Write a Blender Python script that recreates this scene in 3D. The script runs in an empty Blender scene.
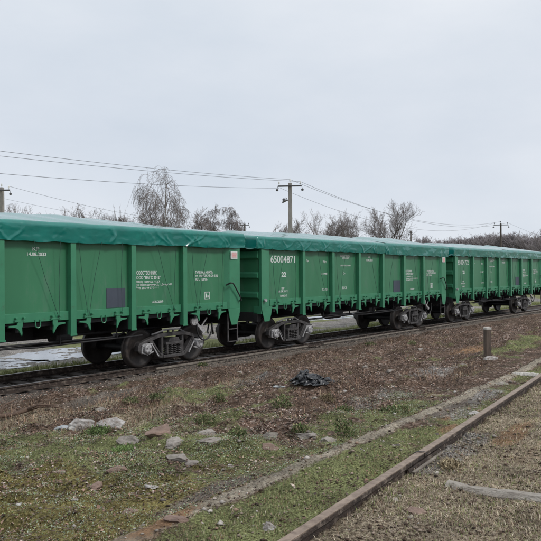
import bpy, bmesh, math, random
import numpy as np
from mathutils import Vector, Matrix
random.seed(7); rng = np.random.default_rng(7)
PI = math.pi; R = math.radians
S = bpy.context.scene
C = S.collection

# ------------------------------------------------------------------ camera
FPX, YAW, PITCH, ROLL, CAMH = 717.27, 0.9186, 0.0010, -0.0053, 2.3933   # focal length in pixels of a 541 px wide frame
TRK = 14.357                        # distance to the centre line of the train's track (runs along +X)
WX = 22.80                          # centre of the middle wagon
fw = Vector((math.sin(YAW), math.cos(YAW), 0)); rt = Vector((math.cos(YAW), -math.sin(YAW), 0)); up = Vector((0, 0, 1))
FW = fw*math.cos(PITCH)+up*math.sin(PITCH); UU = up*math.cos(PITCH)-fw*math.sin(PITCH)
RR = rt*math.cos(ROLL)+UU*math.sin(ROLL); U2 = UU*math.cos(ROLL)-rt*math.sin(ROLL)
cam = bpy.data.cameras.new('camera'); co = bpy.data.objects.new('camera', cam); C.objects.link(co)
cam.sensor_width = 36; cam.sensor_height = 36; cam.lens = 36*FPX/541; cam.clip_start = 0.1; cam.clip_end = 6000
m = Matrix((RR, U2, -FW)).transposed().to_4x4(); m.translation = Vector((0, 0, CAMH)); co.matrix_world = m
S.camera = co

# ------------------------------------------------------------------ sky, sun, exposure
SUN_EL, SUN_AZ = R(38), R(200)
W = bpy.data.worlds.new('World'); S.world = W; W.use_nodes = True
nt = W.node_tree; nt.nodes.clear(); N = nt.nodes.new; LK = nt.links.new
out = N('ShaderNodeOutputWorld'); bg = N('ShaderNodeBackground'); bg.inputs['Strength'].default_value = 0.1
LK(bg.outputs[0], out.inputs[0])
sky = N('ShaderNodeTexSky'); sky.sky_type = 'NISHITA'; sky.sun_disc = False; sky.sun_elevation = SUN_EL; sky.sun_rotation = SUN_AZ
sky.air_density = 1.0; sky.dust_density = 3.0
tc = N('ShaderNodeTexCoord'); sep = N('ShaderNodeSeparateXYZ'); LK(tc.outputs['Generated'], sep.inputs[0])
mp = N('ShaderNodeMapping'); mp.inputs['Scale'].default_value = (1, 1, 2.6); LK(tc.outputs['Generated'], mp.inputs[0])
n1 = N('ShaderNodeTexNoise'); n1.inputs['Scale'].default_value = 2.1; n1.inputs['Detail'].default_value = 6; n1.inputs['Roughness'].default_value = .55
LK(mp.outputs[0], n1.inputs['Vector'])
cr = N('ShaderNodeValToRGB'); cr.color_ramp.elements[0].position = .3; cr.color_ramp.elements[1].position = .72
cr.color_ramp.elements[0].color = (5.55, 6.05, 6.7, 1); cr.color_ramp.elements[1].color = (6.75, 7.05, 7.5, 1)
LK(n1.outputs['Fac'], cr.inputs[0])
# the deck of cloud is brighter towards the zenith and pale just over the horizon
zr = N('ShaderNodeValToRGB'); zr.color_ramp.elements[0].position = 0.0; zr.color_ramp.elements[0].color = (1.12, 1.10, 1.08, 1)
e = zr.color_ramp.elements.new(.09); e.color = (.98, .985, 1.0, 1)
e = zr.color_ramp.elements.new(.18); e.color = (.945, .955, .975, 1)
e = zr.color_ramp.elements.new(.36); e.color = (1.05, 1.045, 1.04, 1)
zr.color_ramp.elements[-1].position = .9; zr.color_ramp.elements[-1].color = (1.75, 1.72, 1.68, 1)
LK(sep.outputs[2], zr.inputs[0])
mu = N('ShaderNodeMix'); mu.data_type = 'RGBA'; mu.blend_type = 'MULTIPLY'; mu.inputs['Factor'].default_value = 1
LK(cr.outputs[0], mu.inputs[6]); LK(zr.outputs[0], mu.inputs[7])
mx = N('ShaderNodeMix'); mx.data_type = 'RGBA'; mx.inputs['Factor'].default_value = .96
LK(sky.outputs[0], mx.inputs[6]); LK(mu.outputs[2], mx.inputs[7]); LK(mx.outputs[2], bg.inputs['Color'])
sl = bpy.data.lights.new('sun', 'SUN'); sl.energy = 1.5; sl.angle = R(12); sl.color = (1, .97, .93)
so = bpy.data.objects.new('sun', sl); C.objects.link(so)
# sun behind the camera, to its left
so.rotation_euler = Vector((-0.25, 0.75, -math.tan(SUN_EL))).normalized().to_track_quat('-Z', 'Y').to_euler()
S.view_settings.view_transform = 'Standard'; S.view_settings.look = 'None'; S.view_settings.gamma = 1
S.view_settings.use_curve_mapping = False; S.view_settings.exposure = 0.27
S.render.engine = 'CYCLES'; S.render.resolution_x = 1024; S.render.resolution_y = 1024

# ------------------------------------------------------------------ helpers
def smooth(a, b, x):
    t = np.clip((x-a)/(b-a), 0, 1); return t*t*(3-2*t)
def h2(ix, iy, s):
    n = (ix.astype(np.int64)*374761393+iy.astype(np.int64)*668265263+s*974634777) & 0xffffffff
    n = ((n ^ (n >> 13))*1274126177) & 0xffffffff
    n = ((n ^ (n >> 16))*2246822519) & 0xffffffff
    return ((n ^ (n >> 15)) & 0xffffff)/float(0xffffff)
def vnoise(x, y, s=0):
    x = np.asarray(x, float); y = np.asarray(y, float)
    ix = np.floor(x); iy = np.floor(y); fx = x-ix; fy = y-iy
    fx = fx*fx*(3-2*fx); fy = fy*fy*(3-2*fy)
    a = h2(ix, iy, s); b = h2(ix+1, iy, s); c = h2(ix, iy+1, s); d = h2(ix+1, iy+1, s)
    return (a+(b-a)*fx)*(1-fy)+(c+(d-c)*fx)*fy
def fbm(x, y, sc, o=4, s=0):
    t = 0; a = 1; w = 0
    for i in range(o):
        t = t+a*vnoise(np.asarray(x)*sc+17.3*i, np.asarray(y)*sc-9.1*i, s+i); w += a; a *= .5; sc *= 2.03
    return t/w          # 0..1

def tag(o, label=None, cat=None, group=None, kind=None):
    if label: o['label'] = label
    if cat: o['category'] = cat
    if group: o['group'] = group
    if kind: o['kind'] = kind
    return o
def empty(name, loc, rz=0, par=None):
    o = bpy.data.objects.new(name, None); C.objects.link(o); o.location = loc; o.rotation_euler = (0, 0, rz); o.empty_display_size = .2
    if par: o.parent = par
    return o
def copy_tree(o, parent=None):
    c = o.copy(); C.objects.link(c); c.parent = parent
    for ch in list(o.children): copy_tree(ch, c)
    return c

class MB:
    def __init__(s): s.v = []; s.f = []
    def add(s, vs, fs):
        b = len(s.v); s.v += [tuple(v) for v in vs]; s.f += [tuple(b+i for i in f) for f in fs]; return s
    def box(s, x0, x1, y0, y1, z0, z1):
        return s.add([(x0,y0,z0),(x1,y0,z0),(x1,y1,z0),(x0,y1,z0),(x0,y0,z1),(x1,y0,z1),(x1,y1,z1),(x0,y1,z1)],
                     [(0,3,2,1),(4,5,6,7),(0,1,5,4),(1,2,6,5),(2,3,7,6),(3,0,4,7)])
    def prism(s, pts, a, b, axis='y'):
        """2D polygon (counter-clockwise) pushed from a to b along an axis"""
        n = len(pts)
        def P(p, c): return {'y': (p[0], c, p[1]), 'x': (c, p[0], p[1]), 'z': (p[0], p[1], c)}[axis]
        vs = [P(p, a) for p in pts]+[P(p, b) for p in pts]
        fs = [tuple(range(n)), tuple(range(2*n-1, n-1, -1))]+[(i, i+n, (i+1) % n+n, (i+1) % n) for i in range(n)]
        return s.add(vs, fs)
    def bar(s, p, q, w, h=None):
        """box-section bar between two points"""
        h = h or w; p = Vector(p); q = Vector(q); d = (q-p).normalized()
        a = d.cross(Vector((0, 1, 0)));
        if a.length < .1: a = d.cross(Vector((0, 0, 1)))
        a.normalize(); b = d.cross(a).normalized(); a = a*w/2; b = b*h/2
        vs = [p-a-b, p+a-b, p+a+b, p-a+b, q-a-b, q+a-b, q+a+b, q-a+b]
        return s.add(vs, [(0,3,2,1),(4,5,6,7),(0,1,5,4),(1,2,6,5),(2,3,7,6),(3,0,4,7)])
    def tube(s, pts, r, n=8, cap=True):
        pts = [Vector(p) for p in pts]; rs = r if isinstance(r, (list, tuple)) else [r]*len(pts)
        b = len(s.v); pa = None
        for i, p in enumerate(pts):
            d = (pts[min(i+1, len(pts)-1)]-pts[max(i-1, 0)]).normalized()
            if pa is None:
                a = d.cross(Vector((0, 0, 1)))
                if a.length < .05: a = d.cross(Vector((1, 0, 0)))
            else: a = pa-d*pa.dot(d)
            a.normalize(); pa = a; c = d.cross(a)
            for k in range(n):
                t = 2*PI*k/n; s.v.append(tuple(p+(a*math.cos(t)+c*math.sin(t))*rs[i]))
        for i in range(len(pts)-1):
            for k in range(n):
                s.f.append((b+i*n+k, b+i*n+(k+1) % n, b+(i+1)*n+(k+1) % n, b+(i+1)*n+k))
        if cap:
            s.f.append(tuple(b+k for k in range(n-1, -1, -1))); e_ = b+(len(pts)-1)*n; s.f.append(tuple(e_+k for k in range(n)))
        return s
    def lathe(s, prof, c=(0, 0, 0), n=32, axis='y'):
        """profile of (radius, position along axis)"""
        b = len(s.v)
        for r, t in prof:
            for k in range(n):
                a = 2*PI*k/n; x, z = r*math.cos(a), r*math.sin(a)
                s.v.append({'y': (c[0]+x, c[1]+t, c[2]+z), 'z': (c[0]+x, c[1]+z, c[2]+t), 'x': (c[0]+t, c[1]+x, c[2]+z)}[axis])
        m_ = len(prof)
        for i in range(m_-1):
            for k in range(n): s.f.append((b+i*n+k, b+i*n+(k+1) % n, b+(i+1)*n+(k+1) % n, b+(i+1)*n+k))
        s.f.append(tuple(b+k for k in range(n))); s.f.append(tuple(b+(m_-1)*n+k for k in range(n-1, -1, -1)))
        return s
    def build(s, name, mat, par=None, bevel=0, sm=False, loc=(0, 0, 0)):
        me = bpy.data.meshes.new(name); me.from_pydata(s.v, [], s.f); me.validate()
        bm = bmesh.new(); bm.from_mesh(me); bmesh.ops.recalc_face_normals(bm, faces=bm.faces)
        if bevel:
            bmesh.ops.remove_doubles(bm, verts=bm.verts, dist=1e-5)
            ed = [e_ for e_ in bm.edges if len(e_.link_faces) == 2 and e_.calc_face_angle(0) > .6]
            bmesh.ops.bevel(bm, geom=ed, offset=bevel, segments=2, affect='EDGES', profile=.6)
        bm.to_mesh(me); bm.free()
        if sm:
            me.shade_smooth() if hasattr(me, 'shade_smooth') else None
        o = bpy.data.objects.new(name, me); C.objects.link(o); me.materials.append(mat); o.location = loc
        if par: o.parent = par
        return o
def npmesh(name, V, F, mat, par=None, col=None, sm=False, loc=(0, 0, 0)):
    """V (n,3), F (m,k) arrays, optional colour per vertex"""
    V = np.ascontiguousarray(V, dtype=np.float32); F = np.ascontiguousarray(F, dtype=np.int32); k = F.shape[1]
    me = bpy.data.meshes.new(name); me.vertices.add(len(V)); me.vertices.foreach_set('co', V.ravel())
    me.loops.add(F.size); me.loops.foreach_set('vertex_index', F.ravel())
    me.polygons.add(len(F)); me.polygons.foreach_set('loop_start', np.arange(0, F.size, k, dtype=np.int32))
    if sm: me.polygons.foreach_set('use_smooth', np.ones(len(F), dtype=bool))
    me.update(calc_edges=True)
    if col is not None:
        for nm, c in (col.items() if isinstance(col, dict) else [('Col', col)]):
            a = me.color_attributes.new(nm, 'FLOAT_COLOR', 'POINT')
            cc = np.ones((len(V), 4), np.float32); cc[:, :3] = c; a.data.foreach_set('color', cc.ravel())
    o = bpy.data.objects.new(name, me); C.objects.link(o); me.materials.append(mat); o.location = loc
    if par: o.parent = par
    return o

def mat(name, c1, c2=None, sc=4, rough=.7, metal=0, bump=.0, bsc=40, c3=None, f3=.0, sc3=1.2, spec=.5, stretch=(1, 1, 1), obj=False, r2=None):
    """Principled with two noises: c1..c2 overall tone, c3 patches of wear or dirt"""
    M = bpy.data.materials.new(name); M.use_nodes = True; t = M.node_tree; P = t.nodes['Principled BSDF']; n = t.nodes.new; L = t.links.new
    P.inputs['Roughness'].default_value = rough; P.inputs['Metallic'].default_value = metal; P.inputs['Specular IOR Level'].default_value = spec
    if obj: g = n('ShaderNodeTexCoord').outputs['Object']
    else: g = n('ShaderNodeNewGeometry').outputs['Position']
    mpn = n('ShaderNodeMapping'); mpn.inputs['Scale'].default_value = stretch; L(g, mpn.inputs[0]); g = mpn.outputs[0]
    c2 = c2 or tuple(x*.75 for x in c1)
    a = n('ShaderNodeTexNoise'); a.inputs['Scale'].default_value = sc; a.inputs['Detail'].default_value = 8; a.inputs['Roughness'].default_value = .6; L(g, a.inputs['Vector'])
    r = n('ShaderNodeValToRGB'); r.color_ramp.elements[0].position = .32; r.color_ramp.elements[1].position = .68
    r.color_ramp.elements[0].color = (*c2, 1); r.color_ramp.elements[1].color = (*c1, 1); L(a.outputs['Fac'], r.inputs[0]); colr = r.outputs[0]
    if c3:
        b = n('ShaderNodeTexNoise'); b.inputs['Scale'].default_value = sc3; b.inputs['Detail'].default_value = 9; b.inputs['Roughness'].default_value = .68; L(g, b.inputs['Vector'])
        q = n('ShaderNodeValToRGB'); q.color_ramp.elements[0].position = .62-f3*.5; q.color_ramp.elements[1].position = .80-f3*.5; L(b.outputs['Fac'], q.inputs[0])
        x = n('ShaderNodeMix'); x.data_type = 'RGBA'; L(q.outputs[0], x.inputs['Factor']); L(colr, x.inputs[6]); x.inputs[7].default_value = (*c3, 1); colr = x.outputs[2]
        if r2 is not None:
            w = n('ShaderNodeMapRange'); w.inputs[3].default_value = rough; w.inputs[4].default_value = r2; L(q.outputs[0], w.inputs[0]); L(w.outputs[0], P.inputs['Roughness'])
    L(colr, P.inputs['Base Color'])
    if bump:
        z = n('ShaderNodeTexNoise'); z.inputs['Scale'].default_value = bsc; z.inputs['Detail'].default_value = 6; L(g, z.inputs['Vector'])
        bb = n('ShaderNodeBump'); bb.inputs['Strength'].default_value = bump; bb.inputs['Distance'].default_value = .02; L(z.outputs['Fac'], bb.inputs['Height']); L(bb.outputs[0], P.inputs['Normal'])
    return M
def vcmat(name, rough=.8, amt=.25, trans=0, spec=.3):
    M = bpy.data.materials.new(name); M.use_nodes = True; t = M.node_tree; P = t.nodes['Principled BSDF']; n = t.nodes.new; L = t.links.new
    P.inputs['Roughness'].default_value = rough; P.inputs['Specular IOR Level'].default_value = spec
    a = n('ShaderNodeAttribute'); a.attribute_name = 'Col'
    g = n('ShaderNodeNewGeometry'); z = n('ShaderNodeTexNoise'); z.inputs['Scale'].default_value = 9; z.inputs['Detail'].default_value = 4; L(g.outputs['Position'], z.inputs['Vector'])
    z.inputs['Scale'].default_value = 3.2; w = n('ShaderNodeMapRange'); w.inputs[1].default_value = .3; w.inputs[2].default_value = .7; w.inputs[3].default_value = 1-amt*1.4; w.inputs[4].default_value = 1+amt*1.5; L(z.outputs['Fac'], w.inputs[0])
    x = n('ShaderNodeMix'); x.data_type = 'RGBA'; x.blend_type = 'MULTIPLY'; x.inputs['Factor'].default_value = 1; L(a.outputs['Color'], x.inputs[6]); L(w.outputs[0], x.inputs[7]); L(x.outputs[2], P.inputs['Base Color'])
    return M

# ------------------------------------------------------------------ terrain
FX, FY, FA = 3.43, 2.53, R(6.22)          # a point of the siding's near rail and its direction
fc, fs_ = math.cos(FA), math.sin(FA)
def tq(X, Y):  # along / across the siding (q grows towards the train)
    return (X-FX)*fc+(Y-FY)*fs_, -(X-FX)*fs_+(Y-FY)*fc
def xy(t, q): return FX+t*fc-q*fs_, FY+t*fs_+q*fc
def hgt(X, Y):
    X = np.asarray(X, float); Y = np.asarray(Y, float)
    t, q = tq(X, Y)
    qe = 1.06-.058*np.clip(t, -4, 8.5)+.05*(fbm(t, 0*t, .9, 2, 3)-.5)      # the shoulder of the siding
    Yr = Y-(q-qe)/fc
    w = np.clip((Y-Yr)/np.maximum(12.7-Yr, .6), 0, 1)
    plate = .685+.026*np.exp(-((q-qe+.10)/.08)**2)+.02*smooth(.02, -.06, q)
    slope = .57+(-.09-.57)*(w**1.1)
    k = smooth(0, .24, q-qe)
    z = plate*(1-k)+slope*k
    bed = smooth(12.75, 13.25, Y)
    far = smooth(15.7, 17.5, Y)
    z = z*(1-bed)+bed*(-.185)
    z = z*(1-far)+far*(-.33)
    railk = np.exp(-(np.abs(Y-TRK)/1.15)**6)
    midk = smooth(.15, 1.4, q-qe)*(1-smooth(11.2, 13.0, Y))
    z = z+midk*(.26*(fbm(X, Y, .55, 3, 11)-.5)+.25*(fbm(X, Y, 1.7, 3, 12)-.5)+.15*(fbm(X, Y, 4.6, 3, 13)-.5))
    for hx, hy, sx, sy, dp in ((6.36, 5.70, .30, .12, .13), (17.2, 7.2, .9, .35, .16), (7.6, 9.0, .5, .2, .08), (13.0, 8.1, .9, .25, .10)):
        z = z-dp*np.exp(-(((X-hx)/sx)**2+((Y-hy)/sy)**2))
    near = 1-.75*railk
    z = z+near*(.060*(fbm(X, Y, 2.6, 4, 21)-.5)+(.042*(fbm(X, Y, 10, 3, 22)-.5)+.014*(vnoise(X*31, Y*31, 27)-.5))*(1-smooth(25, 60, np.hypot(X, Y))))
    # trodden strip of bare earth between the litter and the train's rail
    z = z+.05*np.exp(-((Y-12.5)/.35)**2)*(1-smooth(60, 80, X))
    # small erosion hollow
    hx, hy = 19.5, 9.3
    z = z-.14*np.exp(-(((X-hx)/1.6)**2+((Y-hy)/.5)**2))
    # siding blends away far off
    return z
def hz(x, y): return float(hgt(np.array([x]), np.array([y]))[0])
def gp(px, py):
    """the point of the terrain seen at a pixel of the 541 px photograph"""
    d = FW+RR*((px-270.5)/FPX)-U2*((py-270.5)/FPX)
    ts = np.concatenate([np.arange(2.5, 40, .02), np.arange(40, 400, .5)])
    X = d.x*ts; Y = d.y*ts; Z = CAMH+d.z*ts; b = Z < hgt(X, Y)
    i = int(np.argmax(b)) if b.any() else len(ts)-1
    return X[i], Y[i], float(Z[i])
def cam_pt(px, depth, z=None, py=None):
    p = fw*depth+rt*((px-270.5)/FPX*depth)
    zz = z if z is not None else CAMH-(py-271.2)/FPX*depth
    return Vector((p.x, p.y, zz))

def blobs(X, Y, lst):
    r = np.zeros_like(X)
    for px, py, sx, sy, a in lst:                 # pixel centre, radii in metres along/across the siding
        gx, gy, _ = BL[(px, py)]
        t, q = tq(X-gx+FX, Y-gy+FY)
        r = np.maximum(r, a*np.exp(-((t/sx)**2+(q/sy)**2)))
    return r
GREEN = [(200,395,.9,.7,.9),(215,415,.7,.5,.9),(95,433,1.3,.28,1.0),(150,430,.8,.3,.8),(40,448,1.6,.7,.8),(150,460,1.5,.7,.7),(300,450,1.3,.4,.8),(350,418,.9,.5,.7),
         (410,412,.8,.3,.8),(270,402,.35,.2,.9),(390,400,.7,.3,.6),(520,345,4.0,.55,1.0),(450,345,.6,.3,.5),(370,300,1,.2,0),(130,385,.6,.3,.5),(440,325,.9,.3,.4)]
DRY = [(60,415,1.6,.35,1),(150,412,1.2,.35,1),(20,420,1.5,.4,.9),(230,385,1.6,.3,.6)]
GRAV = [(455,452,.40,.24,1),(425,468,.3,.2,.9),(470,440,.4,.2,.8),(480,398,.9,.2,.7),(455,415,.5,.22,.7),(375,400,1.4,.5,.5),(430,372,1.2,.6,.5),(260,380,1.5,.4,.4)]
RUST = [(515,433,.8,.14,1),(450,428,.35,.1,.8),(165,522,.35,.1,1),(110,512,.3,.1,.4),(470,352,1.6,.35,.9),(446,418,.3,.1,.7),(530,450,.6,.3,.5)]
BARE = [(215,492,.75,.16,1),(120,392,2.6,.4,.8),(450,408,.9,.16,.9),(320,458,.4,.08,.7)]
BL = {(b[0], b[1]): gp(b[0], b[1]) for L_ in (GREEN, DRY, GRAV, RUST, BARE) for b in L_}
def zones(X, Y):
    X = np.asarray(X, float); Y = np.asarray(Y, float)
    t, q = tq(X, Y)
    n1_ = fbm(X, Y, 1.3, 4, 31)-.5; n2_ = fbm(X, Y, 4.5, 3, 41)-.5
    right = smooth(.05, -.08, q)                                   # between the siding's rails and beyond: dry grass
    strip = smooth(-.05, .08, q)*smooth(.98, .78, q+.2*n2_+.055*np.clip(t, -4, 8.5))
    edge = np.exp(-((q-(.99-.058*np.clip(t, -4, 8.5))+.04*n2_)/.10)**2)*(.85+.15*smooth(.30, .52, fbm(t, q, 1.5, 3, 55)+.06))
    low = smooth(.90, 1.15, q+.04*np.clip(t, 0, 8))*np.maximum(smooth(3.9, 2.7, t+2.4*n1_), smooth(2.3, 1.5, q+1.6*n1_)*smooth(7.5, 5.5, t))   # mossy ground at lower left
    n3_ = fbm(X, Y, 2.2, 4, 47)-.5
    g = np.clip(np.maximum(strip*(.82-.30*smooth(3, 7, t)), np.maximum(low*.72, .9*blobs(X, Y, GREEN)))+1.0*n2_+1.1*n3_, 0, 1)
    yg = smooth(15.6, 15.9, Y)*smooth(18.6, 17.2, Y+2.0*n1_)
    g = np.maximum(g*smooth(13.4, 12.6, Y), yg); g = np.maximum(g, smooth(15.6, 16, Y)*smooth(12, 17, X)*smooth(.36, .50, fbm(X, Y, .35, 3, 77)))
    farg = smooth(33, 45, Y); g = np.maximum(g, farg*.8)
    g = g*(1-right*.40)*1.0
    moss = np.clip(low*smooth(1.9, .7, t+2.2*n1_)*1.15, 0, 1)*.9
    dry = np.clip(np.maximum(right*.95, blobs(X, Y, DRY))+.5*n2_*(right+.4), 0, 1)*smooth(13.2, 12.6, Y)
    gravel = np.clip(blobs(X, Y, GRAV)+.7*n2_*smooth(.05, .3, blobs(X, Y, GRAV))+.15*(n1_ > .08), 0, 1)
    gravel = np.maximum(gravel, smooth(17.2, 18.4, Y+1.5*n1_)*(1-farg)*(1-.75*g*smooth(12, 17, X)))
    rust = np.clip(blobs(X, Y, RUST)+.8*n2_*(blobs(X, Y, RUST) > .05), 0, 1)
    bare = np.clip(np.maximum(np.maximum(blobs(X, Y, BARE), .95*edge), .8*np.exp(-((Y-12.4)/.55)**2))+.5*n2_*(blobs(X, Y, BARE) > .1), 0, 1)
    oil = np.exp(-((Y-TRK)/1.05)**4)
    return g, dry, gravel, rust, bare, oil, moss, edge

# ground sheet: rings of cells round the camera's foot, fine in front, reaching the horizon
def ground():
    az0 = math.atan2(FW.y, FW.x)
    ang = np.concatenate([np.arange(-R(180), -R(42), R(3)), np.arange(-R(42), R(42), R(.13)), np.arange(R(42), R(180)+1e-6, R(3))]); ang[-1] = R(180)
    rr = [0.02, .8, 1.4, 2.0]
    while rr[-1] < 60: rr.append(rr[-1]*1.0062)
    while rr[-1] < 4500: rr.append(rr[-1]*1.07)
    rr = np.array(rr); A, Q = np.meshgrid(ang+az0, rr)
    X = (Q*np.cos(A)).ravel(); Y = (Q*np.sin(A)).ravel(); Z = hgt(X, Y)
    na = len(ang); nr = len(rr); i = np.arange(nr-1)[:, None]*na+np.arange(na-1)[None, :]; i = i.ravel()
    F = np.stack([i, i+1, i+na+1, i+na], 1)[:, ::-1]
    g, dry, gr, ru, ba, oil, mo, ed = zones(X, Y)
    o = npmesh('ground', np.stack([X, Y, Z], 1), F[:, ::-1] if False else F[:, ::-1], GM, col={'zone': np.stack([g, dry, gr], 1), 'zone2': np.stack([ru, ba, oil], 1), 'zone3': np.stack([mo, ed, ed*0], 1)}, sm=True)
    tag(o, kind='structure'); return o
def ground_material():
    M = bpy.data.materials.new('ground'); M.use_nodes = True; t = M.node_tree; P = t.nodes['Principled BSDF']; n = t.nodes.new; L = t.links.new
    P.inputs['Roughness'].default_value = .92; P.inputs['Specular IOR Level'].default_value = .15
    pos = n('ShaderNodeNewGeometry').outputs['Position']
    def noise(sc, d=6, ro=.6):
        a = n('ShaderNodeTexNoise'); a.inputs['Scale'].default_value = sc; a.inputs['Detail'].default_value = d; a.inputs['Roughness'].default_value = ro; L(pos, a.inputs['Vector']); return a.outputs['Fac']
    def vor(sc):
        a = n('ShaderNodeTexVoronoi'); a.inputs['Scale'].default_value = sc; L(pos, a.inputs['Vector']); return a
    def ramp(fac, stops):
        r = n('ShaderNodeValToRGB'); els = r.color_ramp.elements
        els[0].position = stops[0][0]; els[0].color = (*stops[0][1], 1); els[1].position = stops[-1][0]; els[1].color = (*stops[-1][1], 1)
        for p, c in stops[1:-1]: e_ = els.new(p); e_.color = (*c, 1)
        L(fac, r.inputs[0]); return r.outputs[0]
    def mix(f, a, b):
        x = n('ShaderNodeMix'); x.data_type = 'RGBA'; L(f, x.inputs['Factor']); L(a, x.inputs[6]); L(b, x.inputs[7]); return x.outputs[2]
    z = n('ShaderNodeAttribute'); z.attribute_name = 'zone'; zs = n('ShaderNodeSeparateColor'); L(z.outputs['Color'], zs.inputs[0])
    y = n('ShaderNodeAttribute'); y.attribute_name = 'zone2'; ys = n('ShaderNodeSeparateColor'); L(y.outputs['Color'], ys.inputs[0])
    w = n('ShaderNodeAttribute'); w.attribute_name = 'zone3'; ws = n('ShaderNodeSeparateColor'); L(w.outputs['Color'], ws.inputs[0])
    fine = noise(38, 8, .72); mid = noise(7, 8, .7)
    v = vor(26); vsep = n('ShaderNodeSeparateColor'); L(v.outputs['Color'], vsep.inputs[0])
    litter = ramp(vsep.outputs[0], [(0, (.026, .016, .011)), (.35, (.080, .050, .036)), (.65, (.135, .088, .066)), (.88, (.21, .155, .125)), (1, (.34, .28, .24))])
    soil = ramp(fine, [(.36, (.014, .009, .006)), (.52, (.085, .055, .038)), (.68, (.22, .16, .12))])
    base = mix(ramp(noise(1.7, 8, .7), [(.42, (0, 0, 0)), (.58, (1, 1, 1))]), soil, litter)
    def sharpen(s):   # break a soft mask up with the fine noise
        a = n('ShaderNodeMath'); a.operation = 'MULTIPLY_ADD'; L(fine, a.inputs[0]); a.inputs[1].default_value = 1.1; a.inputs[2].default_value = -.55
        b = n('ShaderNodeMath'); b.operation = 'ADD'; L(s, b.inputs[0]); L(a.outputs[0], b.inputs[1])
        c = n('ShaderNodeMapRange'); c.inputs[1].default_value = .32; c.inputs[2].default_value = .62; L(b.outputs[0], c.inputs[0]); return c.outputs[0]
    green = ramp(noise(55, 8, .7), [(.36, (.028, .025, .012)), (.5, (.12, .13, .052)), (.66, (.27, .285, .14))])
    dryc = ramp(fine, [(.36, (.040, .030, .021)), (.5, (.215, .17, .118)), (.66, (.45, .39, .295))])
    v2 = vor(60); v2s = n('ShaderNodeSeparateColor'); L(v2.outputs['Color'], v2s.inputs[0])
    grv = ramp(v2s.outputs[1], [(0, (.06, .054, .048)), (.5, (.155, .143, .13)), (1, (.33, .31, .29))])
    rst = ramp(fine, [(.3, (.08, .045, .028)), (.5, (.19, .115, .065)), (.7, (.32, .21, .13))])
    bar_ = ramp(fine, [(.3, (.055, .045, .037)), (.5, (.125, .105, .088)), (.72, (.21, .185, .16))])
    edg = ramp(fine, [(.34, (.12, .10, .075)), (.5, (.255, .22, .17)), (.68, (.40, .36, .29))])
    oilc = ramp(fine, [(.3, (.012, .010, .009)), (.6, (.035, .028, .024)), (.8, (.06, .05, .04))])
    mos = mix(mid, ramp(fine, [(.36, (.030, .018, .008)), (.5, (.125, .082, .034)), (.66, (.28, .215, .11))]), ramp(fine, [(.36, (.026, .025, .008)), (.5, (.11, .112, .032)), (.66, (.23, .235, .085))]))
    c = mix(sharpen(zs.outputs[0]), base, green); c = mix(sharpen(ws.outputs[0]), c, mos); c = mix(sharpen(zs.outputs[1]), c, dryc); c = mix(sharpen(zs.outputs[2]), c, grv)
    c = mix(sharpen(ys.outputs[1]), c, bar_); c = mix(sharpen(ws.outputs[1]), c, edg); c = mix(sharpen(ys.outputs[0]), c, rst); c = mix(ys.outputs[2], c, oilc)
    mo_ = n('ShaderNodeMapRange'); L(noise(2.3, 5, .65), mo_.inputs[0]); mo_.inputs[1].default_value = .34; mo_.inputs[2].default_value = .66; mo_.inputs[3].default_value = .68; mo_.inputs[4].default_value = 1.5
    xx = n('ShaderNodeMix'); xx.data_type = 'RGBA'; xx.blend_type = 'MULTIPLY'; xx.inputs['Factor'].default_value = 1; L(c, xx.inputs[6]); L(mo_.outputs[0], xx.inputs[7]); c = xx.outputs[2]
    L(c, P.inputs['Base Color'])
    hh = n('ShaderNodeMath'); hh.operation = 'ADD'; L(fine, hh.inputs[0]); L(v.outputs['Distance'], hh.inputs[1])
    b = n('ShaderNodeBump'); b.inputs['Strength'].default_value = .9; b.inputs['Distance'].default_value = .03; L(hh.outputs[0], b.inputs['Height']); L(b.outputs[0], P.inputs['Normal'])
    return M
GM = ground_material(); ground()

# puddles and thin ice lying on the yard behind the train
pud = bpy.data.materials.new('puddle'); pud.use_nodes = True; P_ = pud.node_tree.nodes['Principled BSDF']
P_.inputs['Base Color'].default_value = (.34, .37, .41, 1); P_.inputs['Roughness'].default_value = .12; P_.inputs['Specular IOR Level'].default_value = .8
def puddle(px, py, rx, ry, seed):
    x, y, _ = gp(px, py); n_ = 60; pts = []
    for k in range(n_):
        a = 2*PI*k/n_; rr = 1+.5*(float(fbm(np.array([math.cos(a)*1.3+seed]), np.array([math.sin(a)*1.3]), 1, 3, seed)[0])-.5)*2
        X, Y = x+rx*rr*math.cos(a), y+ry*rr*math.sin(a); pts.append((X, Y, -.322))
    o = MB().add(pts, [tuple(range(n_))]).build('puddle_water', pud); tag(o, kind='structure')
puddle(66, 353, 2.3, 1.6, 3); puddle(4, 365, 1.2, .8, 8); puddle(336, 317, 4.0, 1.2, 9)

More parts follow.
